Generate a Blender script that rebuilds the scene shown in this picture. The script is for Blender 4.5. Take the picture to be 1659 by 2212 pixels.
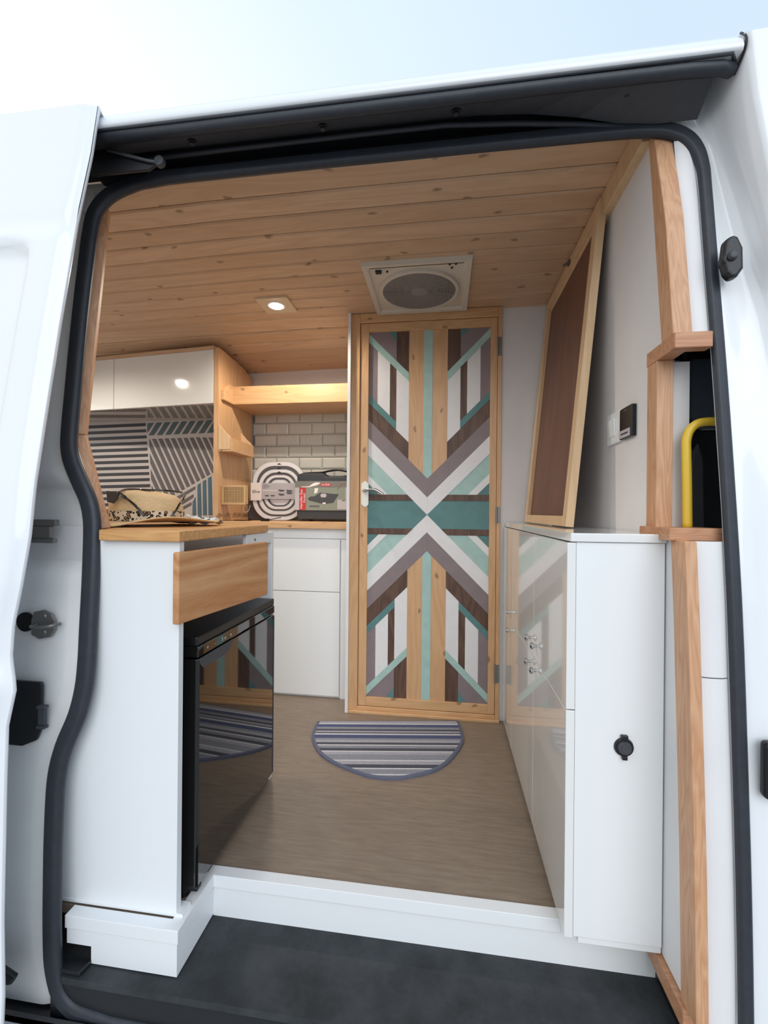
import bpy, bmesh, math, random
from mathutils import Matrix, Vector
R = math.radians
C = bpy.context.scene.collection
for o in list(bpy.data.objects): bpy.data.objects.remove(o)
random.seed(7)

# ---------------------------------------------------------------- camera
cam = bpy.data.cameras.new('camera'); co = bpy.data.objects.new('camera', cam); C.objects.link(co)
cam.sensor_fit = 'VERTICAL'; cam.sensor_height = 24.0; cam.lens = 949.0 / 2212.0 * 24.0
cam.clip_start = 0.02; cam.clip_end = 300
yaw, roll = R(7.8), R(0.5)
F = Vector((-math.sin(yaw), math.cos(yaw), 0)); R0 = Vector((math.cos(yaw), math.sin(yaw), 0)); U0 = Vector((0, 0, 1))
RX = math.cos(roll) * R0 + math.sin(roll) * U0; UP = -math.sin(roll) * R0 + math.cos(roll) * U0
m3 = Matrix((RX, UP, -F)).transposed()
co.matrix_world = Matrix.Translation((0, 0, 0.9)) @ m3.to_4x4()
bpy.context.scene.camera = co

# ---------------------------------------------------------------- sky, sun, exposure
sc = bpy.context.scene
sc.view_settings.view_transform = 'Standard'; sc.view_settings.look = 'None'
sc.view_settings.exposure = 0.14; sc.view_settings.gamma = 1.0; sc.view_settings.use_curve_mapping = False
w = bpy.data.worlds.new('World'); sc.world = w; w.use_nodes = True
nt = w.node_tree; nt.nodes.clear()
out = nt.nodes.new('ShaderNodeOutputWorld'); bg = nt.nodes.new('ShaderNodeBackground')
tc = nt.nodes.new('ShaderNodeTexCoord'); dt = nt.nodes.new('ShaderNodeVectorMath'); dt.operation = 'DOT_PRODUCT'
dt.inputs[1].default_value = Vector((-0.80, 0.10, -0.60)).normalized()
cr = nt.nodes.new('ShaderNodeValToRGB')
cr.color_ramp.elements[0].position = 0.22; cr.color_ramp.elements[0].color = (0.62, 0.77, 0.96, 1)
cr.color_ramp.elements[1].position = 0.56; cr.color_ramp.elements[1].color = (0.97, 1.0, 1.0, 1)
e = cr.color_ramp.elements.new(0.40); e.color = (0.75, 0.87, 0.99, 1)
mp = nt.nodes.new('ShaderNodeMapRange'); mp.inputs[1].default_value = -1; mp.inputs[2].default_value = 1
nt.links.new(tc.outputs['Generated'], dt.inputs[0]); nt.links.new(dt.outputs['Value'], mp.inputs[0])
nt.links.new(mp.outputs[0], cr.inputs[0]); nt.links.new(cr.outputs[0], bg.inputs[0]); bg.inputs[1].default_value = 1.0
nt.links.new(bg.outputs[0], out.inputs[0])
sun = bpy.data.lights.new('sun', 'SUN'); sun.energy = 1.2; sun.angle = R(50); sun.color = (1.0, 0.98, 0.95)
so = bpy.data.objects.new('sun', sun); C.objects.link(so)
so.rotation_euler = Vector((-0.30, 1.0, -0.55)).to_track_quat('-Z', 'Y').to_euler()

# ---------------------------------------------------------------- materials
def newmat(name):
    m = bpy.data.materials.new(name); m.use_nodes = True
    b = m.node_tree.nodes['Principled BSDF']; return m, m.node_tree, b
def lin(c): return tuple(((v / 255) / 12.92 if v / 255 <= 0.04045 else ((v / 255 + 0.055) / 1.055) ** 2.4) for v in c) + (1,)
def plain(name, rgb, rough=0.5, metal=0.0, coat=0.0, spec=0.5, noise=0.0, nscale=20, bump=0.0):
    m, t, b = newmat(name); c = lin(rgb)
    b.inputs['Base Color'].default_value = c; b.inputs['Roughness'].default_value = rough
    b.inputs['Metallic'].default_value = metal; b.inputs['Coat Weight'].default_value = coat
    b.inputs['Coat Roughness'].default_value = 0.03; b.inputs['Specular IOR Level'].default_value = spec
    if noise or bump:
        tcn = t.nodes.new('ShaderNodeTexCoord'); n = t.nodes.new('ShaderNodeTexNoise')
        n.inputs['Scale'].default_value = nscale; n.inputs['Detail'].default_value = 6
        t.links.new(tcn.outputs['Object'], n.inputs['Vector'])
        if noise:
            r = t.nodes.new('ShaderNodeValToRGB')
            r.color_ramp.elements[0].position = .3; r.color_ramp.elements[1].position = .7
            r.color_ramp.elements[0].color = tuple(v * (1 - noise) for v in c[:3]) + (1,)
            r.color_ramp.elements[1].color = tuple(min(1, v * (1 + noise)) for v in c[:3]) + (1,)
            t.links.new(n.outputs[0], r.inputs[0]); t.links.new(r.outputs[0], b.inputs['Base Color'])
        if bump:
            bp = t.nodes.new('ShaderNodeBump'); bp.inputs['Strength'].default_value = bump; bp.inputs['Distance'].default_value = .002
            t.links.new(n.outputs[0], bp.inputs['Height']); t.links.new(bp.outputs[0], b.inputs['Normal'])
    return m
def wood(name, light, dark, axis='x', rough=.5, knots=0.0, ring=6.0, seed=0.0, strength=1.0, coat=0.0, kscale=5.0, kflat=None):
    m, t, b = newmat(name); L, D = lin(light), lin(dark); N = t.nodes; K = t.links
    tcn = N.new('ShaderNodeTexCoord'); mpn = N.new('ShaderNodeMapping')
    s = {'x': (.12, 1, 1), 'y': (1, .12, 1), 'z': (1, 1, .12)}[axis]
    mpn.inputs['Scale'].default_value = s; mpn.inputs['Location'].default_value = (seed, seed * 1.7, seed * .6)
    K.new(tcn.outputs['Object'], mpn.inputs['Vector'])
    n1 = N.new('ShaderNodeTexNoise'); n1.inputs['Scale'].default_value = ring; n1.inputs['Detail'].default_value = 2; n1.inputs['Distortion'].default_value = .4
    K.new(mpn.outputs[0], n1.inputs['Vector'])
    mu = N.new('ShaderNodeMath'); mu.operation = 'MULTIPLY'; mu.inputs[1].default_value = 9
    K.new(n1.outputs[0], mu.inputs[0]); fr = N.new('ShaderNodeMath'); fr.operation = 'PINGPONG'; fr.inputs[1].default_value = .5
    K.new(mu.outputs[0], fr.inputs[0])
    n2 = N.new('ShaderNodeTexNoise'); n2.inputs['Scale'].default_value = 160; n2.inputs['Detail'].default_value = 4
    K.new(mpn.outputs[0], n2.inputs['Vector'])
    ad = N.new('ShaderNodeMath'); ad.operation = 'MULTIPLY_ADD'; ad.inputs[1].default_value = .5; K.new(n2.outputs[0], ad.inputs[0]); K.new(fr.outputs[0], ad.inputs[2])
    r = N.new('ShaderNodeValToRGB'); r.color_ramp.elements[0].position = .1; r.color_ramp.elements[1].position = .95
    mid = tuple(L[i] * (1 - strength) + D[i] * strength for i in range(3)) + (1,)
    r.color_ramp.elements[0].color = mid; r.color_ramp.elements[1].color = L
    K.new(ad.outputs[0], r.inputs[0]); col = r.outputs[0]
    if knots:
        mk = N.new('ShaderNodeMapping'); mk.inputs['Scale'].default_value = (.55, 1, 1) if axis != 'z' else (1, .5, 1)
        mk.inputs['Location'].default_value = (seed * 3.1, seed, 0)
        sx_ = N.new('ShaderNodeSeparateXYZ'); cx_ = N.new('ShaderNodeCombineXYZ')
        nz = N.new('ShaderNodeTexNoise'); nz.inputs['Scale'].default_value = 18; K.new(tcn.outputs['Object'], nz.inputs['Vector'])
        mixv = N.new('ShaderNodeMix'); mixv.data_type = 'VECTOR'; mixv.inputs[0].default_value = .03
        K.new(tcn.outputs['Object'], mixv.inputs[4]); K.new(nz.outputs['Color'], mixv.inputs[5]); K.new(mixv.outputs[1], sx_.inputs[0]); K.new(sx_.outputs[0], cx_.inputs[0]); K.new(sx_.outputs[1 if kflat == 'xy' else 2], cx_.inputs[1]); K.new(cx_.outputs[0], mk.inputs['Vector'])
        v = N.new('ShaderNodeTexVoronoi'); v.voronoi_dimensions = '2D'; v.inputs['Scale'].default_value = kscale; K.new(mk.outputs[0], v.inputs['Vector'])
        kr = N.new('ShaderNodeValToRGB'); kr.color_ramp.elements[0].position = .028; kr.color_ramp.elements[0].color = (.75, .75, .75, 1)
        kr.color_ramp.elements[1].position = .035 + .035 * knots; kr.color_ramp.elements[1].color = (0, 0, 0, 1)
        K.new(v.outputs['Distance'], kr.inputs[0])
        mx = N.new('ShaderNodeMix'); mx.data_type = 'RGBA'; K.new(kr.outputs[0], mx.inputs[0]); K.new(col, mx.inputs[6])
        mx.inputs[7].default_value = tuple(v_ * .42 for v_ in D[:3]) + (1,); col = mx.outputs[2]
    K.new(col, b.inputs['Base Color']); b.inputs['Roughness'].default_value = rough; b.inputs['Coat Weight'].default_value = coat
    bp = N.new('ShaderNodeBump'); bp.inputs['Strength'].default_value = .10; bp.inputs['Distance'].default_value = .001
    K.new(n2.outputs[0], bp.inputs['Height']); K.new(bp.outputs[0], b.inputs['Normal'])
    return m
def glow(name, rgb, s):
    m, t, b = newmat(name); b.inputs['Emission Color'].default_value = rgb + (1,); b.inputs['Emission Strength'].default_value = s
    b.inputs['Base Color'].default_value = (1, 1, 1, 1); return m
def stripes():
    m, t, b = newmat('mat_fabric'); N = t.nodes; K = t.links
    tcn = N.new('ShaderNodeTexCoord'); sp = N.new('ShaderNodeSeparateXYZ'); K.new(tcn.outputs['Object'], sp.inputs[0])
    mr = N.new('ShaderNodeMapRange'); mr.inputs[1].default_value = -.42; mr.inputs[2].default_value = .03; K.new(sp.outputs[1], mr.inputs[0])
    r = N.new('ShaderNodeValToRGB'); r.color_ramp.interpolation = 'CONSTANT'; els = r.color_ramp.elements
    W, G, B, D, P = (205, 205, 210), (140, 143, 152), (78, 86, 122), (78, 80, 92), (165, 165, 175)
    seq = [(0, G), (.06, W), (.075, G), (.14, W), (.155, D), (.20, P), (.25, W), (.265, G), (.34, P), (.38, W), (.395, D), (.44, G), (.48, W), (.495, D), (.53, P), (.57, G), (.60, B), (.66, W), (.68, D), (.70, P), (.73, D), (.76, G), (.80, B), (.85, W), (.87, P), (.93, W), (.95, G)]
    while len(els) < len(seq): els.new(.5)
    for i, (p, c) in enumerate(seq): els[i].position = p; els[i].color = lin(c)
    K.new(mr.outputs[0], r.inputs[0]); n = N.new('ShaderNodeTexNoise'); n.inputs['Scale'].default_value = 350; K.new(tcn.outputs['Object'], n.inputs['Vector'])
    mx = N.new('ShaderNodeMix'); mx.data_type = 'RGBA'; mx.blend_type = 'OVERLAY'; mx.inputs[0].default_value = .5
    K.new(r.outputs[0], mx.inputs[6]); K.new(n.outputs[0], mx.inputs[7]); K.new(mx.outputs[2], b.inputs['Base Color'])
    bp = N.new('ShaderNodeBump'); bp.inputs['Strength'].default_value = .5; bp.inputs['Distance'].default_value = .003
    K.new(n.outputs[0], bp.inputs['Height']); K.new(bp.outputs[0], b.inputs['Normal']); b.inputs['Roughness'].default_value = .95
    return m
def streak(name, a, bcol, sc_, vecscale, rough, bump=.1):
    m, t, b = newmat(name); N = t.nodes; K = t.links
    tcn = N.new('ShaderNodeTexCoord'); mpn = N.new('ShaderNodeMapping'); mpn.inputs['Scale'].default_value = vecscale
    n = N.new('ShaderNodeTexNoise'); n.inputs['Scale'].default_value = sc_; n.inputs['Detail'].default_value = 8; n.inputs['Roughness'].default_value = .7
    K.new(tcn.outputs['Object'], mpn.inputs[0]); K.new(mpn.outputs[0], n.inputs['Vector'])
    r = N.new('ShaderNodeValToRGB'); r.color_ramp.elements[0].position = .3; r.color_ramp.elements[1].position = .7
    r.color_ramp.elements[0].color = lin(a); r.color_ramp.elements[1].color = lin(bcol)
    K.new(n.outputs[0], r.inputs[0]); K.new(r.outputs[0], b.inputs['Base Color']); b.inputs['Roughness'].default_value = rough
    bp = N.new('ShaderNodeBump'); bp.inputs['Strength'].default_value = bump; bp.inputs['Distance'].default_value = .002
    K.new(n.outputs[0], bp.inputs['Height']); K.new(bp.outputs[0], b.inputs['Normal'])
    return m
def spots(name, base, dark, scale):
    m, t, b = newmat(name); N = t.nodes; K = t.links
    tcn = N.new('ShaderNodeTexCoord'); v = N.new('ShaderNodeTexVoronoi'); v.inputs['Scale'].default_value = scale
    K.new(tcn.outputs['Object'], v.inputs['Vector']); r = N.new('ShaderNodeValToRGB'); r.color_ramp.interpolation = 'CONSTANT'
    els = r.color_ramp.elements; els[0].position = 0; els[0].color = lin((170, 130, 90)); els[1].position = .22; els[1].color = lin(dark)
    e = els.new(.46); e.color = lin(base); K.new(v.outputs['Distance'], r.inputs[0]); K.new(r.outputs[0], b.inputs['Base Color'])
    b.inputs['Roughness'].default_value = .9; return m

WHITE = plain('cabinet_white', (236, 236, 234), .08, coat=.6)
WHITEM = plain('white_laminate', (238, 240, 241), .35)
WALLW = plain('painted_wall', (232, 230, 230), .55, noise=.04, nscale=5, bump=.15)
PAINT = plain('van_paint', (238, 240, 243), .22, coat=.5)
JAMB = plain('jamb_paint', (240, 240, 238), .35, coat=.2, noise=.03, nscale=14)
RUB = plain('rubber_seal', (46, 50, 58), .5, noise=.12, nscale=60)
RUBD = plain('black_plastic', (24, 26, 30), .4)
RUBG = plain('grey_plastic', (66, 68, 74), .5, noise=.08, nscale=40)
STEP = streak('step_rubber', (30, 34, 36), (62, 65, 68), 9, (1, 1, 1), .75, .6)
BLACKG = plain('black_gloss', (7, 8, 9), .04, coat=1.0)
BLACKS = plain('black_satin', (12, 13, 18), .3)
CEILW = [wood('ceiling_pine_%s' % n, (216 + k, 184 + k, 152 + k), (192, 154, 120), 'x', .5, knots=.9, ring=9, seed=s, strength=.7, kscale=7.5, kflat='xy') for n, k, s in (('a', 0, 0), ('b', 5, 3.3), ('c', -5, 7.1))]
PINE = wood('pine', (220, 178, 134), (196, 148, 104), 'z', .4, knots=.8, ring=12, strength=.7, kscale=8)
PINEX = wood('pine_across', (222, 180, 134), (198, 150, 104), 'x', .4, knots=.8, ring=12, strength=.7, kscale=8, seed=2, kflat='h')
PALE = wood('pale_pine', (226, 194, 154), (206, 168, 126), 'z', .45, ring=9, strength=.7, seed=4)
FIR = wood('fir', (218, 172, 134), (188, 134, 96), 'z', .45, ring=26, strength=.9, seed=5)
FIRY = wood('fir_ledge', (208, 158, 120), (176, 118, 84), 'x', .45, ring=26, strength=.9, seed=6)
OAK = wood('oak_worktop', (222, 172, 112), (190, 130, 76), 'x', .4, ring=16, strength=.8, seed=1)
DRAWW = wood('drawer_wood', (216, 168, 120), (180, 118, 70), 'y', .4, ring=5.5, strength=1.0, seed=8)
WALNUT = wood('walnut_stain', (112, 84, 68), (74, 52, 40), 'z', .5, ring=10, strength=1.0, seed=9)
BOARD = wood('brown_board', (124, 84, 66), (96, 62, 48), 'z', .5, ring=5, strength=.8, seed=3)
MINT = plain('mint_slat', (170, 201, 194), .55, noise=.06, nscale=30)
TEAL = plain('teal_slat', (92, 134, 134), .55, noise=.08, nscale=30)
MAUVE = plain('grey_slat', (138, 124, 126), .55, noise=.05, nscale=30)
SLATW = plain('white_slat', (232, 230, 230), .5, noise=.02, nscale=30)
VINYL = streak('vinyl_floor', (124, 108, 94), (150, 135, 119), 10, (1, 9, 1), .38, .08)
TILE = plain('tile_glaze', (200, 198, 190), .12, coat=.5)
GROUT = plain('grout', (120, 118, 114), .8)
SPLB = plain('splashback_base', (208, 201, 198), .35)
BARC = {'dark_bar': plain('bar_dark', (62, 60, 64), .4), 'teal_bar': plain('bar_teal', (84, 104, 112), .4), 'grey_bar': plain('bar_grey', (108, 103, 106), .4), 'blue_bar': plain('bar_blue', (84, 116, 134), .4)}
CHROME = plain('chrome', (205, 205, 205), .18, metal=1.0)
STEEL = plain('dull_steel', (140, 138, 134), .4, metal=.8)
CREAM = plain('fan_plastic', (216, 208, 194), .5)
GREYP = plain('fan_grille', (150, 144, 142), .6)
DARK = plain('dark_void', (12, 12, 12), .8)
YEL = plain('yellow_paint', (240, 200, 60), .35, coat=.3)
MATF = stripes()
BIND = plain('mat_binding', (98, 102, 122), .9, noise=.1, nscale=200)
STRAW = streak('straw', (208, 172, 124), (238, 206, 158), 70, (1, 1, 9), .85, .8)
LEO = spots('leopard_band', (214, 194, 168), (40, 30, 26), 90)
FLOR = spots('floral_cloth', (210, 214, 216), (70, 78, 82), 60)
RATT = plain('rattan', (206, 170, 122), .6)
CARD = plain('card_grey', (190, 186, 190), .5)
CARDW = plain('card_white', (240, 232, 228), .5)
RED = plain('label_red', (196, 62, 66), .4)
GRN = plain('label_green', (140, 147, 134), .4)
INK = plain('ink', (40, 40, 42), .6)
PVCW = plain('white_rubber', (232, 230, 232), .4)
PVCG = plain('grey_silicone', (92, 90, 94), .5)
ASPH = plain('asphalt', (150, 148, 145), .9, noise=.15, nscale=30)
LAMP = glow('lamp_glow', (1, .97, .9), 14)

# ---------------------------------------------------------------- mesh helpers
class MB:
    def __init__(s): s.v = []; s.f = []
    def add(s, vs, fs):
        n = len(s.v); s.v += [tuple(v) for v in vs]; s.f += [tuple(i + n for i in f) for f in fs]; return s
    def box(s, x0, x1, y0, y1, z0, z1):
        return s.add([(x0, y0, z0), (x1, y0, z0), (x1, y1, z0), (x0, y1, z0), (x0, y0, z1), (x1, y0, z1), (x1, y1, z1), (x0, y1, z1)],
                     [(0, 3, 2, 1), (4, 5, 6, 7), (0, 1, 5, 4), (1, 2, 6, 5), (2, 3, 7, 6), (3, 0, 4, 7)])
    def prism(s, poly, axis, a, b):
        P = {'x': lambda p, t: (t, p[0], p[1]), 'y': lambda p, t: (p[0], t, p[1]), 'z': lambda p, t: (p[0], p[1], t)}[axis]
        n = len(poly); return s.add([P(p, a) for p in poly] + [P(p, b) for p in poly],
            [tuple(range(n)), tuple(range(2 * n - 1, n - 1, -1))] + [(i, (i + 1) % n, (i + 1) % n + n, i + n)[::-1] for i in range(n)])
    def tube(s, path, r, n=10, closed=False, ry=None, side=None):
        path = [Vector(p) for p in path]; m = len(path); rings = []
        prev = None
        for i, p in enumerate(path):
            if closed: t = (path[(i + 1) % m] - path[i - 1]).normalized()
            else: t = (path[min(i + 1, m - 1)] - path[max(i - 1, 0)]).normalized()
            if side is not None: a = Vector(side)
            elif prev is None: a = Vector((0, 0, 1)) if abs(t.z) < .9 else Vector((1, 0, 0))
            else: a = prev
            a = (a - t * a.dot(t)).normalized(); prev = a; b = t.cross(a)
            rr = r[i] if isinstance(r, (list, tuple)) else r; r2 = rr if ry is None else ry
            rings.append([p + a * (math.cos(2 * math.pi * k / n) * rr) + b * (math.sin(2 * math.pi * k / n) * r2) for k in range(n)])
        vs = [v for g in rings for v in g]; fs = []
        for i in range(m if closed else m - 1):
            j = (i + 1) % m
            for k in range(n): fs.append((i * n + k, j * n + k, j * n + (k + 1) % n, i * n + (k + 1) % n))
        if not closed: fs += [tuple(range(n - 1, -1, -1)), tuple(range((m - 1) * n, m * n))]
        return s.add(vs, fs)
    def grid(s, pts):
        h = len(pts); wd = len(pts[0]); return s.add([p for r_ in pts for p in r_],
            [(i * wd + j, i * wd + j + 1, (i + 1) * wd + j + 1, (i + 1) * wd + j) for i in range(h - 1) for j in range(wd - 1)])
    def cyl(s, c, axis, r, h, n=24, r2=None):
        r2 = r if r2 is None else r2; A = {'x': 0, 'y': 1, 'z': 2}[axis]; vs = []
        for q, (rr, t) in enumerate(((r, 0), (r2, h))):
            for k in range(n):
                u, v = rr * math.cos(2 * math.pi * k / n), rr * math.sin(2 * math.pi * k / n); p = [0, 0, 0]
                p[A] = t; p[(A + 1) % 3] = u; p[(A + 2) % 3] = v; vs.append((c[0] + p[0], c[1] + p[1], c[2] + p[2]))
        return s.add(vs, [tuple(range(n - 1, -1, -1)), tuple(range(n, 2 * n))] + [(k, (k + 1) % n, (k + 1) % n + n, k + n) for k in range(n)])
LOC = {}
def ob(name, mb, mat, parent=None, label=None, cat=None, group=None, kind=None, bev=0, seg=2, smooth=False):
    me = bpy.data.meshes.new(name); me.from_pydata(mb.v, [], mb.f); me.update()
    bm = bmesh.new(); bm.from_mesh(me); bmesh.ops.recalc_face_normals(bm, faces=bm.faces); bm.to_mesh(me); bm.free()
    o = bpy.data.objects.new(name, me); C.objects.link(o); me.materials.append(mat)
    if smooth:
        for p in me.polygons: p.use_smooth = True
    if bev:
        md = o.modifiers.new('bevel', 'BEVEL'); md.width = bev; md.segments = seg; md.limit_method = 'ANGLE'; md.angle_limit = R(40)
    tagp(o, parent, label, cat, group, kind); return o
def tagp(o, parent=None, label=None, cat=None, group=None, kind=None):
    if parent:
        o.parent = parent; o.matrix_parent_inverse = INV.get(parent.name, Matrix.Identity(4))
    if label: o['label'] = label
    if cat: o['category'] = cat
    if group: o['group'] = group
    if kind: o['kind'] = kind
INV = {}
def thing(name, label=None, cat=None, loc=(0, 0, 0), rz=0, group=None, kind=None, local=False):
    o = bpy.data.objects.new(name, None); C.objects.link(o); o.location = loc; o.rotation_euler = (0, 0, rz); o.empty_display_size = .05
    tagp(o, None, label, cat, group, kind)
    if not local: INV[o.name] = (Matrix.Translation(loc) @ Matrix.Rotation(rz, 4, 'Z')).inverted()
    return o
def text(name, s, loc, size, mat, parent, rot=(math.pi / 2, 0, 0), ext=.0003, sx=1.0, align='CENTER'):
    c = bpy.data.curves.new(name, 'FONT'); c.body = s; c.size = size; c.extrude = ext; c.align_x = align; c.align_y = 'CENTER'; c.space_character = sx
    c.materials.append(mat); t_ = bpy.data.objects.new(name, c); C.objects.link(t_)
    bpy.context.view_layer.update(); me = bpy.data.meshes.new_from_object(t_); bpy.data.objects.remove(t_)
    o = bpy.data.objects.new(name, me); C.objects.link(o); o.location = loc; o.rotation_euler = rot; tagp(o, parent); return o
def interp(x, xs, ys):
    if x <= xs[0]: return ys[0] + (x - xs[0]) * (ys[1] - ys[0]) / (xs[1] - xs[0])
    for i in range(len(xs) - 1):
        if x <= xs[i + 1]: return ys[i] + (x - xs[i]) * (ys[i + 1] - ys[i]) / (xs[i + 1] - xs[i])
    return ys[-1] + (x - xs[-1]) * (ys[-1] - ys[-2]) / (xs[-1] - xs[-2])
PZ = [-.1, .059, .256, .413, .575, .74, .911, 1.089, 1.277, 1.376, 1.583, 1.7, 1.85]
PY = [.845, .849, .857, .866, .877, .888, .904, .926, .949, .964, .992, 1.010, 1.035]
def prof(z): return interp(z, PZ, PY)          # how the van side leans inwards with height
def spline(pts, n=6, closed=False):
    P = [Vector(p) for p in pts]; o = []; m = len(P)
    for i in range(m if closed else m - 1):
        if closed: a, b, c, d = P[i - 1], P[i], P[(i + 1) % m], P[(i + 2) % m]
        else: a, b, c, d = P[max(i - 1, 0)], P[i], P[i + 1], P[min(i + 2, m - 1)]
        for k in range(n):
            t = k / n; o.append(.5 * ((2 * b) + (-a + c) * t + (2 * a - 5 * b + 4 * c - d) * t * t + (-a + 3 * b - 3 * c + d) * t ** 3))
    if not closed: o.append(P[-1])
    return o
def sweep(path, sec, closed=False):
    """extrude a (x,y) section path=list of (origin, xdir, ydir)"""
    m = MB(); n = len(sec); vs = []
    for o_, a, b in path:
        for u, v in sec: vs.append(Vector(o_) + Vector(a) * u + Vector(b) * v)
    fs = [(i * n + k, i * n + (k + 1) % n, (i + 1) * n + (k + 1) % n, (i + 1) * n + k) for i in range(len(path) - 1) for k in range(n)]
    fs += [tuple(range(n)), tuple(range((len(path) - 1) * n, len(path) * n))]
    return m.add(vs, fs)

# ================================================================ THE SETTING
def st(name, mb, mat, parent=None, **k): return ob(name, mb, mat, parent, kind=None if parent else 'structure', **k)
st('ground', MB().box(-30, 30, -30, 30, -.62, -.6), ASPH)
st('floor', MB().box(-2.6, .45, 1.04, 2.6, -.02, 0).box(-2.6, -.575, .895, 1.04, -.02, 0), VINYL)
# ceiling: flat over the doorway, falling towards the far wall, slightly arched lengthwise
def cz(x, y):
    z = interp(y, [1.0, 1.95, 2.04, 2.2, 2.42, 2.6], [1.79, 1.79, 1.765, 1.735, 1.708, 1.68])
    d = max(0, -x - .6); return z - .022 * d
ceil = st('ceiling', MB().grid([[(x, y, cz(x, y) + .014) for x in (-2.6, -1.8, -1.2, -.6, 0, .47)] for y in (1.05, 1.95, 2.04, 2.2, 2.42, 2.6)]), DARK)
y = 1.105; i = 0
while y < 2.44:
    w_ = .0845 if i % 3 else .083
    y1 = min(y + w_ - .0045, 2.44); xs = (.45, .1, -.3, -.7, -1.1, -1.6, -2.1, -2.6); m = MB()
    for (x0, x1) in zip(xs[:-1], xs[1:]):
        v = [(x0, y, 0), (x1, y, 0), (x1, y1, 0), (x0, y1, 0)]
        s = [(x0, y + .0045, 1), (x1, y + .0045, 1), (x1, y1 - .0045, 1), (x0, y1 - .0045, 1)]
        lo = [(a, b, cz(a, b)) for a, b, _ in s]; mid_ = [(a, b, cz(a, b) + .0045) for a, b, _ in v]; hi = [(a, b, cz(a, b) + .012) for a, b, _ in v]
        n = len(m.v); m.add(lo + mid_ + hi, [(0, 1, 2, 3), (0, 4, 5, 1), (2, 6, 7, 3), (4, 8, 9, 5), (6, 10, 11, 7)])
    ob('plank', m, CEILW[(i * 7 + i // 3) % 3], ceil); y += w_; i += 1
# white liner strip between opening and first plank
st('trim_1', MB().box(-1.0, .52, 1.055, 1.103, 1.785, 1.80), WALLW)
# far wall with bevelled tiles
wb = st('wall_back', MB().box(-2.6, .6, 2.42, 2.47, 0, 1.74), WALLW)
ob('grout_bed', MB().box(-1.102, -.434, 2.416, 2.4205, .84, 1.456), GROUT, wb)
def tile(x0, x1, z0, z1):
    g, b, yy0, yy1 = .0012, .009, 2.416, 2.408; x0 += g; x1 -= g; z0 += g; z1 -= g; b = min(b, (x1 - x0) / 3, (z1 - z0) / 3)
    o_ = [(x0, yy0, z0), (x1, yy0, z0), (x1, yy0, z1), (x0, yy0, z1)]
    m_ = [(x0, yy0 - .002, z0), (x1, yy0 - .002, z0), (x1, yy0 - .002, z1), (x0, yy0 - .002, z1)]
    i_ = [(x0 + b, yy1, z0 + b), (x1 - b, yy1, z0 + b), (x1 - b, yy1, z1 - b), (x0 + b, yy1, z1 - b)]
    return MB().add(o_ + m_ + i_, [(8, 9, 10, 11)] + [(k, (k + 1) % 4, 4 + (k + 1) % 4, 4 + k) for k in range(4)] + [(4 + k, 4 + (k + 1) % 4, 8 + (k + 1) % 4, 8 + k) for k in range(4)])
row = 0; z = 1.405
rows = [(1.405, 1.456)] + [(1.405 - .0667 * (k + 1), 1.405 - .0667 * k) for k in range(9)]
for r_, (z0, z1) in enumerate(rows):
    x = (-1.092 if r_ % 2 == 0 else -1.156) - .1355
    z0 = max(z0, .842)
    if z1 - z0 < .01: continue
    while x < -.434:
        a, b_ = max(x, -1.102), min(x + .1355, -.434)
        if b_ - a > .012: ob('tile', tile(a, b_, z0, z1), TILE, wb)
        x += .1355
# wet-room partition, wall right of the door, bulkhead and other walls
st('wall_partition', MB().box(-.434, -.421, 1.928, 2.42, 0, 1.79), WALLW)
st('wall_door', MB().box(.24, .47, 1.955, 1.985, 0, 1.80), WALLW)
st('wall_left', MB().box(-2.62, -2.6, .9, 2.5, 0, .45).box(-2.62, -2.6, .9, 2.5, 1.65, 1.8), WALLW)  # unseen rear end; wide gap left between the boards to let extra daylight in
bl = MB()
Zs = [0, .25, .5, .85]
bl.prism([(prof(0) + .03, -.0), (2.0, 0), (2.0, 1.80), (prof(1.79) + .02, 1.80), (prof(1.26) + .03, 1.256), (1.045, 1.25), (1.045, .86), (prof(.85) + .03, .855)], 'x', .45, .475)
st('wall_right', bl, WALLW)
# side lining left of the opening (behind wood strip), upper liner
LIN = [(-.904, 1.081, 1.706), (-.896, 1.046, 1.462), (-.892, 1.017, 1.257), (-.891, .996, 1.087), (-.845, .981, .964), (-.802, .969, .856)]
OUTL = [(-.935, 1.055, 1.72), (-.925, 1.03, 1.46), (-.915, .998, 1.257), (-.907, .977, 1.084), (-.868, .965, 1.0), (-.818, .949, .853)]
m = MB(); far = [(x - .05, yv + .004, z) for x, yv, z in OUTL]
near = [(x + .002, prof(z) + .006, z) for x, z in [(-.90, 1.72), (-.888, 1.46), (-.883, 1.257), (-.879, 1.084), (-.845, .99), (-.795, .853)]]
m.grid([OUTL, near]); st('trim_2', m, WALLW)
st('wall_rear_side', MB().grid([[(p[0] - .035, p[1] - .004, p[2]) for p in LIN], [(-2.6, p[1] - .004, p[2]) for p in LIN]]).grid([[(-.80, .93, .86), (-.80, .93, 0)], [(-2.6, .93, .86), (-2.6, .93, 0)]]), WALLW)
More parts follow.
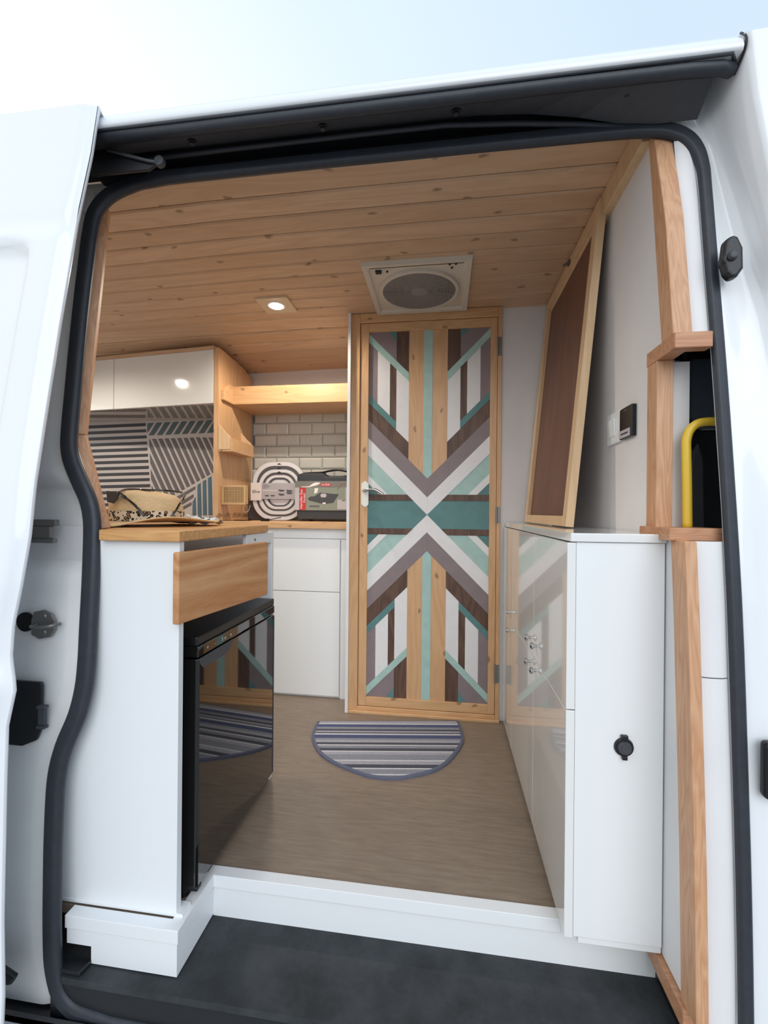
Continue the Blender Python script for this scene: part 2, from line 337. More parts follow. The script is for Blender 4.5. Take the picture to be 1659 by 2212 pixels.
# wood strip on the left edge: two boards with a joint
def board(a, b, oa, ob_, t=.016):
    A, B, OA, OB = Vector(a), Vector(b), Vector(oa), Vector(ob_); d = Vector((.006, -t, 0))
    return MB().add([A, B, OB, OA, A + d, B + d, OB + d, OA + d], [(0, 1, 2, 3), (4, 7, 6, 5), (0, 4, 5, 1), (1, 5, 6, 2), (2, 6, 7, 3), (3, 7, 4, 0)])
tl = st('trim_3', board(LIN[3], LIN[0], OUTL[3], OUTL[0]), FIR, bev=.002)
ob('strip', board(LIN[5], tuple(Vector(LIN[3]) + Vector((0, 0, -.002))), OUTL[5], tuple(Vector(OUTL[3]) + Vector((0, 0, -.002)))), FIR, tl, bev=.002)

# timber edging of the bulkhead on the right
def post(z0, z1, x0, x1, ya, yb, n=6):
    zz = [z0 + (z1 - z0) * k / n for k in range(n + 1)]
    g = lambda z: max(0, z - 1.5) * .10
    return (lambda m: m.add([v for z in zz for v in ((x0, prof(z) + ya + g(z), z), (x1, prof(z) + ya + g(z), z), (x1, prof(z) + yb, z), (x0, prof(z) + yb, z))],
         [(4 * i + k, 4 * i + (k + 1) % 4, 4 * i + 4 + (k + 1) % 4, 4 * i + 4 + k) for i in range(n) for k in range(4)] + [(3, 2, 1, 0), (4 * n, 4 * n + 1, 4 * n + 2, 4 * n + 3)]))(MB())
tp = st('trim_4', post(1.256, 1.765, .444, .4795, -.012, .036), FIR, bev=.002)
ob('post', post(-.002, .85, .445, .4665, -.010, .042), FIR, tp, bev=.002)
ob('post', MB().box(.444, .477, 1.0, 1.046, .868, 1.226), FIR, tp, bev=.002)
ob('ledge', MB().prism([(.444, .928), (.513, .928), (.513, .955), (.476, .955), (.476, 1.050), (.444, 1.050)], 'z', 1.226, 1.257), FIRY, tp, bev=.002)
ob('ledge', MB().box(.432, .535, .918, 1.05, .849, .874), FIRY, tp, bev=.002)
ob('base_strip', MB().prism([(.438, 1.02), (.438, .866), (.53, .866), (.53, .885), (.462, .885), (.462, 1.02)], 'z', -.04, -.002), FIRY, tp, bev=.002)
# white cover of the door pillar (right) in two lengths
def cover(z0, z1, n=8, xa=.464):
    xs = [xa, .485, .505, .52, .535]; off = [.004, .0, .0, .006, .02]
    return MB().grid([[(x, prof(z) + o_, z) for x, o_ in zip(xs, off)] for z in [z0 + (z1 - z0) * k / n for k in range(n + 1)]])
st('trim_5', cover(1.257, 1.76, xa=.4795), WALLW, smooth=True)
tc5 = st('trim_6', cover(-.002, .60), WALLW, smooth=True); ob('panel', cover(.602, .85), WALLW, tc5, smooth=True)
st('trim_7', MB().box(.475, .515, 1.014, 1.022, .874, 1.226), WALLW)
# pale ceiling batten along the bulkhead
st('trim_8', MB().box(.428, .452, 1.045, 1.90, 1.728, 1.79), PALE, bev=.002)
# white step edging round the floor
te = st('trim_9', MB().box(-.557, .462, 1.02, 1.036, -.10, .002), WHITEM)
ob('edging', MB().prism([(1.014, -.026), (1.014, .004), (1.044, .004), (1.044, .0), (1.02, .0), (1.02, -.026)], 'x', -.573, .262), WHITEM, te, bev=.001)
ob('box_front', MB().prism([(-.82, 0), (-.82, -.06), (-.76, -.06), (-.76, -.097), (-.557, -.097), (-.557, 0)], 'y', .870, .884), WHITEM, te)
ob('box_side', MB().box(-.571, -.557, .8842, 1.0198, -.097, .0), WHITEM, te)
ob('edging', MB().prism([(.866, -.024), (.866, .004), (.893, .004), (.893, 0), (.87, 0), (.87, -.024)], 'x', -.822, -.553), WHITEM, te, bev=.001)
ob('edging', MB().prism([(-.582, .0045), (-.5535, .0045), (-.5535, -.024), (-.5568, -.024), (-.5568, 0), (-.582, 0)], 'y', .867, 1.0205), WHITEM, te, bev=.001)

# ================================================================ WET ROOM DOOR
d = st('door_1', MB().box(-.378, .222, 1.957, 1.985, .03, 1.745), SLATW)
def pc(name, mb, mat, **k): return ob(name, mb, mat, d, **k)
pc('door_frame', MB().box(-.421, -.38, 1.94, 1.985, 0, 1.79), PINE, bev=.002)
pc('door_frame', MB().box(.2235, .241, 1.94, 1.985, 0, 1.79), PINE, bev=.002)
pc('door_frame', MB().box(-.38, .2235, 1.94, 1.985, 1.747, 1.79), PINEX, bev=.002)
pc('threshold', MB().box(-.421, .241, 1.925, 1.985, 0, .012).box(-.38, .2235, 1.938, 1.985, .012, .028), PINEX, bev=.002)
pc('stile', MB().box(-.378, -.341, 1.944, 1.96, .03, 1.745), PINE, bev=.0015)
pc('stile', MB().box(.193, .222, 1.944, 1.96, .03, 1.745), PINE, bev=.0015)
pc('rail', MB().box(-.341, .193, 1.944, 1.96, 1.706, 1.745), PINEX, bev=.0015)
pc('rail', MB().box(-.341, .193, 1.944, 1.96, .03, .070), PINEX, bev=.0015)
CXd, CZd, UM = -.075, .889, .268
def clipc(poly, a, b, c):                     # keep a*u+b*v+c >= 0
    o_ = []
    for j in range(len(poly)):
        p, q = poly[j], poly[(j + 1) % len(poly)]; fp, fq = a * p[0] + b * p[1] + c, a * q[0] + b * q[1] + c
        if fp >= -1e-9: o_.append(p)
        if fp * fq < -1e-14: t = fp / (fp - fq); o_.append((p[0] + t * (q[0] - p[0]), p[1] + t * (q[1] - p[1])))
    return o_
def region(u0, u1, v0, v1, clo=None, chi=None, k=1.0):   # clo <= v-k*u <= chi
    P_ = [(u0, v0), (u1, v0), (u1, v1), (u0, v1)]
    if clo is not None: P_ = clipc(P_, -k, 1, -clo)
    if chi is not None and P_: P_ = clipc(P_, k, -1, chi)
    return P_
def area(P_): return abs(sum(P_[i][0] * P_[(i + 1) % len(P_)][1] - P_[(i + 1) % len(P_)][0] * P_[i][1] for i in range(len(P_)))) / 2
VT = .819
c1, c2, c3, c4, m0, m1 = .0775, .160, .2366, .273, .508, .546
SL = []
def slat(reg, mat, depth): SL.append((reg, mat, depth))
slat(region(0, UM, 0, VT, 0, c1), SLATW, 4)
slat(region(0, UM, 0, VT, c1, c2), MAUVE, 4)
slat(region(.085, UM, 0, VT, c2, c3), WALNUT, 3)
slat(region(.141, UM, 0, VT, c3, c4), TEAL, 3)
slat(region(.085, .141, 0, VT, c3, m0), SLATW, 3)
slat(region(.141, .170, 0, VT, c4, m0), WALNUT, 2)
slat(region(.170, .2265, 0, VT, c4, m0), SLATW, 3)
slat(region(.2265, UM, 0, VT, c4, m0), MAUVE, 3)
slat(region(.085, UM, 0, VT, m0, m1), MINT, 4)
slat(region(.085, .141, 0, VT, m1, None), WALNUT, 2)
slat(clipc(region(.141, UM, 0, VT, m1, None), 1, -.8, .8 * .79 - .155), MAUVE, 3)
slat(clipc(region(.141, UM, 0, VT, m1, None), -1, .8, -.8 * .79 + .155), TEAL, 3)
slat(region(0, UM, .089, VT, -.0875, 0), MINT, 3)
slat(region(0, UM, .089, VT, -.127, -.0875), SLATW, 4)
slat(region(0, UM, .089, VT, None, -.127), TEAL, 2)
slat(region(0, UM, .062, .089, None, 0), WALNUT, 5)
for sx in (-1, 1):
    for sz in (-1, 1):
        for P_, mt, dp in SL:
            if len(P_) < 3 or area(P_) < 4e-5: continue
            pts = [(CXd + sx * u, CZd + sz * v) for u, v in P_]
            pc('slat', MB().prism(pts, 'y', 1.9575 - .0012 * dp - .002, 1.958), mt, bev=.0005, seg=1)
    P_ = region(0, UM, 0, .062, None, 0)      # wide teal board spanning both halves
    P2 = [(0, 0), (UM, -.0) , ]
    pts = [(CXd + sx * u, CZd + v) for u, v in [(0, 0), (.062, .062), (UM, .062), (UM, -.062), (.062, -.062)]]
    pc('slat', MB().prism(pts, 'y', 1.951, 1.958), TEAL, bev=.0005, seg=1)
    for sz in (-1, 1):
        P_ = region(.0195, .085, 0, VT, c2, None)
        pc('slat', MB().prism([(CXd + sx * u, CZd + sz * v) for u, v in P_], 'y', 1.9515, 1.958), PINE, bev=.0005, seg=1)
for sz in (-1, 1):
    pts = [(-.0195, VT), (-.0195, c2 + .0195), (0, c2), (.0195, c2 + .0195), (.0195, VT)]
    pc('slat', MB().prism([(CXd + u, CZd + sz * v) for u, v in pts], 'y', 1.951, 1.958), MINT, bev=.0005, seg=1)
hd = pc('door_handle', MB().prism([(-.370, .932), (-.352, .918), (-.336, .932), (-.336, 1.026), (-.352, 1.040), (-.370, 1.026)], 'y', 1.938, 1.944), plain('handle_plate', (236, 232, 222), .25, metal=.3), bev=.002)
lev = spline([(-.354, 1.938, .994), (-.354, 1.915, .994), (-.345, 1.903, .995), (-.32, 1.90, .999), (-.298, 1.90, .996), (-.28, 1.90, .986), (-.266, 1.90, .976)], 5)
ob('lever', MB().tube(lev, .0068, 10), CHROME, hd, smooth=True)
for z0, z1 in ((1.577, 1.657), (.857, .926), (.169, .247)):
    pc('hinge', MB().cyl((.2235, 1.936, z0), 'z', .0045, z1 - z0, 12).box(.2235, .240, 1.9385, 1.9405, z0, z1), STEEL)

# ================================================================ KITCHEN, FAR SIDE
k = thing('kitchen_cabinet', 'white kitchen base unit with flat doors under the far wooden worktop', 'cabinet', (-.8, 2.07, 0))
ob('carcass', MB().box(-1.60, -.455, 2.075, 2.415, 0, .816), WHITEM, k)
ob('top_rail', MB().box(-1.58, -.455, 2.066, 2.075, .769, .816), WHITEM, k, bev=.001)
ob('drawer_front', MB().box(-.836, -.494, 2.060, 2.0745, .5135, .766), WHITEM, k, bev=.0012)
ob('door', MB().box(-.836, -.494, 2.060, 2.0745, .012, .5105), WHITEM, k, bev=.0012)
ob('filler_panel', MB().box(-.489, -.457, 2.062, 2.0745, .0, .766), WHITEM, k, bev=.001)
ob('filler_panel', MB().box(-.878, -.839, 2.062, 2.0745, .0, .766), WHITEM, k, bev=.001)
wt = ob('worktop', MB().box(-2.55, -.436, 2.035, 2.414, .8165, .848), PINEX, bev=.003); tagp(wt, None, 'long pine worktop below the white tiles and patterned splashback', 'worktop')
# pine end panel with curved top, spice shelf stays a thing of its own
pp = [(2.03, .849), (2.407, .849), (2.407, 1.66), (2.34, 1.672), (2.27, 1.683), (2.18, 1.694), (2.09, 1.70), (2.03, 1.703)]
sp = ob('side_panel', MB().prism(pp, 'x', -1.130, -1.1022), PINE, bev=.002); tagp(sp, None, 'tall pine panel standing between the patterned splashback and the white tiles', 'panel')
sh = thing('wall_shelf', 'long pine shelf with raised front lip above the white tiles', 'shelf', (-.77, 2.28, 1.45))
ob('shelf_board', MB().box(-1.1018, -.436, 2.165, 2.405, 1.450, 1.466), PINEX, sh, bev=.002)
ob('front_lip', MB().box(-1.1018, -.436, 2.148, 2.1645, 1.450, 1.543), PINEX, sh, bev=.002)
ob('end_block', MB().prism([(2.05, 1.450), (2.148, 1.450), (2.148, 1.543), (2.11, 1.543), (2.05, 1.50)], 'x', -1.1018, -1.085), PINEX, sh, bev=.002)
sr = thing('spice_shelf', 'small pine spice rack on the side panel, above the cane basket', 'shelf', (-1.07, 2.15, 1.19))
ob('bottom_board', MB().box(-1.1018, -1.040, 2.028, 2.27, 1.190, 1.200), PINE, sr, bev=.001)
ob('front_rail', MB().box(-1.040, -1.030, 2.026, 2.272, 1.190, 1.255), PINEX, sr, bev=.0015)
for yv in (2.026, 2.262): ob('end_cheek', MB().prism([(-1.1018, 1.200), (-1.0402, 1.200), (-1.0402, 1.262), (-1.065, 1.285), (-1.1018, 1.325)], 'y', yv, yv + .009), PALE, sr, bev=.001)
# cane basket
bk = thing('cane_basket', 'small woven cane basket on the side panel beside the basins', 'basket', (-1.04, 2.15, .93))
ob('frame', MB().box(-1.10, -.972, 2.0560, 2.0620, .930, .940).box(-1.10, -.972, 2.0560, 2.0620, 1.016, 1.026).box(-1.10, -1.088, 2.0560, 2.0620, .94, 1.016).box(-.984, -.972, 2.0560, 2.0620, .94, 1.016)
   .box(-.978, -.972, 2.0620, 2.0900, .93, 1.026).box(-1.1018, -1.096, 2.0620, 2.0900, .93, 1.026).box(-1.1, -.972, 2.0840, 2.0900, .93, 1.026).box(-1.10, -.972, 2.0620, 2.0900, .930, .934), RATT, bk, bev=.001)
wv = MB()
for q in range(15): xq = -1.088 + q * .0081; wv.box(xq - .0012, xq + .0012, 2.0565, 2.0580, .938, 1.018)
for q in range(10): zq = .944 + q * .0079; wv.box(-1.09, -.972, 2.0580, 2.0595, zq - .0012, zq + .0012)
for q in range(-9, 15):
    for sg in (1, -1):
        xa = -1.088 + q * .0081 if sg > 0 else -.974 - q * .0081
        a, b_ = (xa, .940), (xa + sg * .076, 1.016); t0, t1 = 0.0, 1.0
        lo_, hi_ = -1.090, -.972; ts = sorted(((lo_ - a[0]) / (b_[0] - a[0]), (hi_ - a[0]) / (b_[0] - a[0]))); t0, t1 = max(0, ts[0]), min(1, ts[1])
        if t1 - t0 > .05:
            p = (a[0] + (b_[0] - a[0]) * t0, a[1] + (b_[1] - a[1]) * t0); q2 = (a[0] + (b_[0] - a[0]) * t1, a[1] + (b_[1] - a[1]) * t1); h_ = .0008
            wv.prism([(p[0], p[1] - h_), (q2[0], q2[1] - h_), (q2[0], q2[1] + h_), (p[0], p[1] + h_)], 'y', 2.0575, 2.0588)
ob('cane_weave', wv, RATT, bk, kind='stuff'); ob('shade_sheet', MB().box(-1.088, -.974, 2.0610, 2.0640, .94, 1.016), plain('basket_shade', (92, 70, 44), .9), bk)  # dark sheet behind the weave, its colour stands in for shade inside the basket

# folded oval basins with card sleeve
bs = thing('folding_basin', 'nest of white and grey collapsible basins with card sleeve against the tiles', 'basin', (-.905, 2.33, .849))
def oval(hw, hh, rr, cx=-.905, cz_=1.010, n=9, taper=0):
    pts = []
    for qx, qz, a0 in ((1, 1, 0), (-1, 1, 90), (-1, -1, 180), (1, -1, 270)):
        for k_ in range(n + 1):
            a = R(a0 + 90 * k_ / n); pts.append((cx + qx * (hw - rr) + rr * math.cos(a), cz_ + qz * (hh - rr) + rr * math.sin(a)))
    return pts
def ring(o1, o2, y0, y1):
    n = len(o1); v = [(p[0], y0, p[1]) for p in o1] + [(p[0], y0, p[1]) for p in o2] + [(p[0], y1, p[1]) for p in o1] + [(p[0], y1, p[1]) for p in o2]
    f = []
    for i_ in range(n):
        j = (i_ + 1) % n; f += [(i_, j, n + j, n + i_), (2 * n + i_, 3 * n + i_, 3 * n + j, 2 * n + j), (i_, 2 * n + i_, 2 * n + j, j), (n + i_, n + j, 3 * n + j, 3 * n + i_)]
    return MB().add(v, f)
sizes = [(.150, .160, .115), (.131, .139, .10), (.117, .124, .09), (.100, .106, .078), (.088, .094, .068), (.071, .080, .055), (.060, .071, .046)]
ctr = [(-.905, 1.010), (-.902, 1.009), (-.902, 1.005), (-.900, 1.006), (-.900, 1.004), (-.900, 1.004), (-.900, 1.004)]
for q in range(6):
    A_, B_ = sizes[q], sizes[q + 1]
    ob('rim' if q % 2 == 0 else 'fold', ring(oval(*A_, *ctr[q]), oval(*B_, *ctr[q + 1]), 2.318 + .003 * (q % 2), 2.335), PVCW if q % 2 == 0 else PVCG, bs, bev=.001, seg=1)
ob('bottom', MB().prism(oval(*sizes[6], *ctr[6]), 'y', 2.325, 2.335), PVCW, bs)
for zz_ in (1.158, 1.135, 1.113): ob('hanging_hole', MB().prism([(-.914, zz_ - .002), (-.890, zz_ - .002), (-.896, zz_ + .003), (-.902, zz_ + .005), (-.908, zz_ + .003)], 'y', 2.3165, 2.3185), INK, bs)
sl = ob('card_sleeve', MB().box(-1.0, -.74, 2.310, 2.313, .966, 1.054), CARD, bs)
ob('card_end', MB().box(-1.062, -1.0, 2.3085, 2.3125, .958, 1.056), CARDW, bs)
text('logo', '5five', (-1.031, 2.3080, 1.006), .024, INK, bs)
for q, s_ in enumerate((.030, .044, .036, .022)): ob('print_line', MB().box(-.994, -.994 + s_, 2.3096, 2.3099, 1.0425 - q * .006, 1.0445 - q * .006), PVCG, sl)
for px_ in (-.968, -.935): ob('picture', MB().prism([(px_ - .013, .988), (px_ + .013, .988), (px_ + .009, .980), (px_ - .009, .980)], 'y', 2.3094, 2.310), PVCG, sl)
for px_, pz_ in ((-.885, 1.014), (-.84, 1.012), (-.885, .992), (-.84, 1.0)): ob('picture', MB().prism([(px_ - .019, pz_ + .005), (px_ + .019, pz_ + .002), (px_ + .012, pz_ - .007), (px_ - .010, pz_ - .007)], 'y', 2.3094, 2.310), PVCG, sl)
st_ = MB()
for q in range(11): st_.box(-.992 + q * .0075, -.988 + q * .0075, 2.3094, 2.310, 1.010, 1.016)
ob('stripe_print', st_, CARDW, sl, kind='stuff')

# gas stove case
cs = thing('stove_case', 'black plastic portable gas stove case with printed card sleeve', 'case', (-.60, 2.25, .849))
out_ = [(-.768, .870), (-.757, .857), (-.437, .857), (-.437, 1.105), (-.500, 1.106), (-.520, 1.113), (-.552, 1.121), (-.583, 1.121), (-.61, 1.113), (-.632, 1.107), (-.745, 1.107), (-.760, 1.100), (-.768, 1.085)]
hole = [(-.585, 1.097), (-.62 + .0, 1.097)]
body = [(-.768, .870), (-.757, .857), (-.437, .857), (-.437, 1.082), (-.53, 1.080), (-.61, 1.082), (-.63, 1.100), (-.745, 1.100), (-.760, 1.095), (-.768, 1.085)]
ob('shell', MB().prism(body, 'y', 2.225, 2.300), plain('case_plastic', (58, 60, 64), .5), cs, bev=.006, seg=3)
hp = spline([(-.745, 2.262, 1.101), (-.69, 2.262, 1.104), (-.642, 2.262, 1.106), (-.605, 2.262, 1.114), (-.56, 2.262, 1.119), (-.52, 2.262, 1.114), (-.49, 2.262, 1.107), (-.437, 2.262, 1.104)], 5)
ob('handle', MB().tube(hp, .0055, 8, ry=.011).tube(spline([(-.63, 2.262, 1.104), (-.622, 2.262, 1.092), (-.60, 2.262, 1.084), (-.56, 2.262, 1.083), (-.525, 2.262, 1.084), (-.50, 2.262, 1.090), (-.49, 2.262, 1.105)], 4), .006, 8, ry=.011), BLACKS, cs, smooth=True)
for xf in (-.72, -.50): ob('foot', MB().box(xf - .02, xf + .02, 2.23, 2.295, .849, .858), BLACKS, cs)
cd = ob('card_sleeve', MB().box(-.776, -.437, 2.2195, 2.2235, .905, 1.058), plain('sleeve_olive', (126, 124, 118), .4), cs)
ob('print_field', MB().box(-.770, -.437, 2.2188, 2.2195, .907, 1.024), GRN, cd)
ob('red_band', MB().box(-.752, -.716, 2.2182, 2.2188, .907, 1.024), RED, cd)
ob('side_band', MB().box(-.776, -.753, 2.2182, 2.2190, .907, 1.024), CARD, cd)
text('title', 'Hornillo Gas', (-.741, 2.2178, .964), .0195, CARDW, cd, rot=(math.pi / 2, -math.pi / 2, 0))
text('title', 'Portátil', (-.724, 2.2178, .970), .0165, CARDW, cd, rot=(math.pi / 2, -math.pi / 2, 0))
ob('logo_plate', MB().prism(oval(.028, .0085, .008, -.610, 1.039, 4), 'y', 2.2185, 2.2195), RED, cd)
text('logo', 'ALGEIR', (-.610, 2.2180, 1.039), .014, CARDW, cd)
ob('white_swoosh', MB().prism([(-.746, 1.029), (-.70, 1.031), (-.68, 1.045), (-.665, 1.051), (-.640, 1.050), (-.646, 1.042), (-.665, 1.034), (-.70, 1.026), (-.74, 1.026)], 'y', 2.2185, 2.2195), CARDW, cd)
pic = ob('stove_picture', MB().prism([(-.706, .968), (-.690, .978), (-.672, .978), (-.640, .998), (-.575, .992), (-.540, .990), (-.57, .945), (-.62, .938), (-.700, .957)], 'y', 2.2182, 2.2188), plain('print_dark', (72, 74, 78), .5), cd)
ob('burner_picture', MB().prism(oval(.016, .010, .0095, -.622, .983, 5), 'y', 2.2178, 2.2182), CARD, cd)
ob('knob_picture', MB().prism(oval(.009, .004, .0038, -.618, .943, 4), 'y', 2.2178, 2.2182), CARDW, cd)
ob('foil_highlight', MB().prism([(-.67, 1.02), (-.650, 1.022), (-.655, .998), (-.672, .992)], 'y', 2.2178, 2.2186), CARDW, cd)
ob('warning_box', MB().box(-.703, -.636, 2.2182, 2.2188, .918, .936), plain('print_grey', (150, 152, 148), .5), cd)
for q in range(2): ob('print_line', MB().box(-.698, -.642, 2.2179, 2.2182, .922 + q * .006, .925 + q * .006), INK, cd)
ob('inset_card', MB().box(-.505, -.437, 2.2180, 2.2188, .966, 1.026), CARD, cd)
ob('inset_card', MB().box(-.548, -.437, 2.2180, 2.2188, .912, .962), CARD, cd)
ob('print_line', MB().box(-.524, -.506, 2.2177, 2.2180, .955, .959), INK, cd)
ob('hose_picture', MB().tube(spline([(-.548, 2.219, 1.012), (-.540, 2.219, 1.03), (-.525, 2.219, 1.044), (-.50, 2.219, 1.045), (-.48, 2.219, 1.036)], 5), .004, 8, ry=.0006), plain('print_brown', (130, 116, 106), .4), cd)

# tinted glass tray leaning behind the basins, cables
gl = ob('glass_tray', MB().prism(oval(.075, .054, .02, -1.02, .905, 4), 'y', 2.355, 2.362), plain('smoked_glass', (74, 72, 78), .08, coat=.8), bev=.001)
tagp(gl, None, 'dark smoked tray standing behind the white basins under the basket', 'tray')
def cable(name, pts, r_, mat, label, cat='cable', plug=None):
    o_ = ob(name, MB().tube(spline(pts, 6), r_, 6), mat, smooth=True); tagp(o_, None, label, cat)
    if plug: ob('plug', MB().box(*plug), mat, o_, bev=.002)
cable('power_cable', [(-1.08, 2.15, .851), (-1.04, 2.12, .852), (-1.0, 2.15, .851), (-.95, 2.13, .856), (-.90, 2.12, .852), (-.87, 2.11, .856), (-.84, 2.13, .864), (-.825, 2.15, .868)], .0022, BLACKS, 'black cable with plug lying in front of the white basins', plug=(-.915, -.875, 2.105, 2.125, .8485, .862))
cable('loose_wire', [(-1.03, 2.17, .93), (-1.035, 2.16, .905), (-1.02, 2.155, .893), (-1.005, 2.16, .90), (-1.0, 2.17, .93)], .0016, CARD, 'thin pale wire looping under the cane basket')

# overhead cabinet, slightly turned to the wall
hc = thing('overhead_cabinet', 'glossy white overhead cabinet above the patterned splashback', 'cabinet', (-1.133, 2.03, 1.43), R(-6.6), local=True)
def lob(name, mb, mat, parent, **k_): o_ = ob(name, mb, mat, parent, **k_); o_.matrix_parent_inverse = Matrix.Identity(4); return o_
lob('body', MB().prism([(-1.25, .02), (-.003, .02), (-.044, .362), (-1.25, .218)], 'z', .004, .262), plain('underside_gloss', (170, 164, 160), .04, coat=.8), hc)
lob('door', MB().box(-.600, 0, 0, .0185, 0, .264), WHITE, hc, bev=.0012)
lob('door', MB().box(-1.25, -.603, 0, .0185, 0, .264), WHITE, hc, bev=.0012)
lob('cornice', MB().prism([(-1.25, .004), (-.001, .004), (-.040, .36), (-1.25, .215)], 'z', .266, .285), CEILW[1], hc)
# patterned splashback with inlaid bars
spb = thing('splashback_panel', 'grey splashback with raised dark and teal diagonal bars', 'splashback', (-1.7, 2.41, .849))
ob('base_panel', MB().box(-2.56, -1.131, 2.4055, 2.4195, .849, 1.44), SPLB, spb)
BARS=[
('dark_bar',[(-1.77, 1.418), (-1.77, 1.4), (-2.219, 1.388), (-2.219, 1.406)]),
('dark_bar',[(-1.767, 1.381), (-1.767, 1.364), (-2.218, 1.352), (-2.219, 1.37)]),
('dark_bar',[(-1.764, 1.345), (-1.764, 1.327), (-2.218, 1.315), (-2.218, 1.333)]),
('dark_bar',[(-1.761, 1.308), (-1.76, 1.291), (-2.218, 1.278), (-2.218, 1.296)]),
('dark_bar',[(-1.757, 1.272), (-1.757, 1.254), (-2.217, 1.242), (-2.218, 1.26)]),
('dark_bar',[(-1.754, 1.235), (-1.754, 1.218), (-2.217, 1.205), (-2.217, 1.223)]),
('dark_bar',[(-1.751, 1.199), (-1.751, 1.182), (-2.217, 1.169), (-2.217, 1.187)]),
('dark_bar',[(-1.748, 1.163), (-1.748, 1.145), (-2.216, 1.132), (-2.216, 1.15)]),
('dark_bar',[(-1.745, 1.126), (-1.745, 1.109), (-2.216, 1.096), (-2.216, 1.114)]),
('dark_bar',[(-1.742, 1.09), (-1.741, 1.073), (-2.216, 1.059), (-2.216, 1.077)]),
('dark_bar',[(-1.738, 1.054), (-1.738, 1.036), (-2.215, 1.023), (-2.215, 1.041)]),
('dark_bar',[(-1.735, 1.017), (-1.735, 1.0), (-2.215, 0.986), (-2.215, 1.004)]),
('dark_bar',[(-1.732, 0.981), (-1.732, 0.964), (-2.215, 0.95), (-2.215, 0.967)]),
('dark_bar',[(-1.729, 0.945), (-1.729, 0.927), (-2.214, 0.913), (-2.214, 0.931)]),
('dark_bar',[(-1.726, 0.908), (-1.726, 0.891), (-2.214, 0.877), (-2.214, 0.895)]),
('teal_bar',[(-1.759, 1.359), (-1.717, 1.418), (-1.754, 1.417), (-1.759, 1.41)]),
('teal_bar',[(-1.716, 1.345), (-1.663, 1.42), (-1.7, 1.419), (-1.75, 1.344)]),
('teal_bar',[(-1.662, 1.346), (-1.609, 1.421), (-1.646, 1.42), (-1.696, 1.345)]),
('teal_bar',[(-1.608, 1.347), (-1.556, 1.422), (-1.592, 1.421), (-1.642, 1.346)]),
('teal_bar',[(-1.554, 1.349), (-1.503, 1.424), (-1.539, 1.423), (-1.589, 1.348)]),
('teal_bar',[(-1.501, 1.35), (-1.45, 1.425), (-1.486, 1.424), (-1.536, 1.349)]),
('teal_bar',[(-1.449, 1.352), (-1.397, 1.426), (-1.433, 1.425), (-1.483, 1.351)]),
('teal_bar',[(-1.396, 1.353), (-1.345, 1.428), (-1.381, 1.427), (-1.43, 1.352)]),
('teal_bar',[(-1.344, 1.354), (-1.333, 1.37), (-1.333, 1.421), (-1.378, 1.353)]),
('grey_bar',[(-1.722, 0.953), (-1.707, 0.924), (-1.719, 0.918)]),
('grey_bar',[(-1.728, 1.047), (-1.675, 0.942), (-1.695, 0.931), (-1.724, 0.988)]),
('grey_bar',[(-1.735, 1.142), (-1.643, 0.959), (-1.663, 0.948), (-1.731, 1.082)]),
('grey_bar',[(-1.742, 1.237), (-1.61, 0.976), (-1.631, 0.965), (-1.737, 1.177)]),
('grey_bar',[(-1.743, 1.322), (-1.578, 0.993), (-1.598, 0.982), (-1.744, 1.272), (-1.747, 1.322)]),
('grey_bar',[(-1.703, 1.323), (-1.546, 1.01), (-1.566, 1.0), (-1.728, 1.323)]),
('grey_bar',[(-1.662, 1.324), (-1.514, 1.027), (-1.534, 1.017), (-1.688, 1.323)]),
('grey_bar',[(-1.622, 1.325), (-1.482, 1.044), (-1.502, 1.034), (-1.647, 1.324)]),
('grey_bar',[(-1.582, 1.325), (-1.451, 1.061), (-1.471, 1.051), (-1.607, 1.325)]),
('grey_bar',[(-1.542, 1.326), (-1.419, 1.078), (-1.439, 1.067), (-1.567, 1.326)]),
('grey_bar',[(-1.502, 1.327), (-1.387, 1.095), (-1.407, 1.084), (-1.527, 1.326)]),
('grey_bar',[(-1.463, 1.328), (-1.356, 1.112), (-1.376, 1.101), (-1.488, 1.327)]),
('grey_bar',[(-1.448, 1.328), (-1.423, 1.328), (-1.331, 1.141), (-1.331, 1.125), (-1.344, 1.118)]),
('grey_bar',[(-1.408, 1.327), (-1.383, 1.327), (-1.332, 1.222), (-1.331, 1.171)]),
('grey_bar',[(-1.369, 1.327), (-1.343, 1.326), (-1.332, 1.304), (-1.332, 1.252)]),
('grey_bar',[(-1.582, 0.971), (-1.45, 1.041), (-1.45, 1.024), (-1.572, 0.955)]),
('grey_bar',[(-1.561, 0.94), (-1.46, 0.995), (-1.46, 0.976), (-1.553, 0.92)]),
('grey_bar',[(-1.547, 0.912), (-1.473, 0.948), (-1.473, 0.93), (-1.542, 0.895)]),
('blue_bar',[(-1.465, 0.949), (-1.447, 0.979), (-1.442, 0.871), (-1.465, 0.871)]),
('blue_bar',[(-1.436, 1.048), (-1.416, 1.062), (-1.408, 0.871), (-1.432, 0.871)]),
('blue_bar',[(-1.403, 1.07), (-1.382, 1.081), (-1.375, 0.872), (-1.399, 0.871)]),
('blue_bar',[(-1.37, 1.089), (-1.349, 1.1), (-1.34, 0.872), (-1.364, 0.872)]),
('blue_bar',[(-1.337, 1.106), (-1.331, 1.11), (-1.328, 0.872), (-1.333, 0.872)]),
]
for n_, P_ in BARS:
    if n_ == 'dark_bar': P_ = P_[:2] + [(-2.5, P_[2][1] - .004), (-2.5, P_[3][1] - .004)]
    ob(n_, MB().prism(P_, 'y', 2.4025, 2.4055), BARC[n_], spb, bev=.0012, seg=1)
def sm_(e0, e1, x): t = min(1, max(0, (x - e0) / (e1 - e0))); return t * t * (3 - 2 * t)

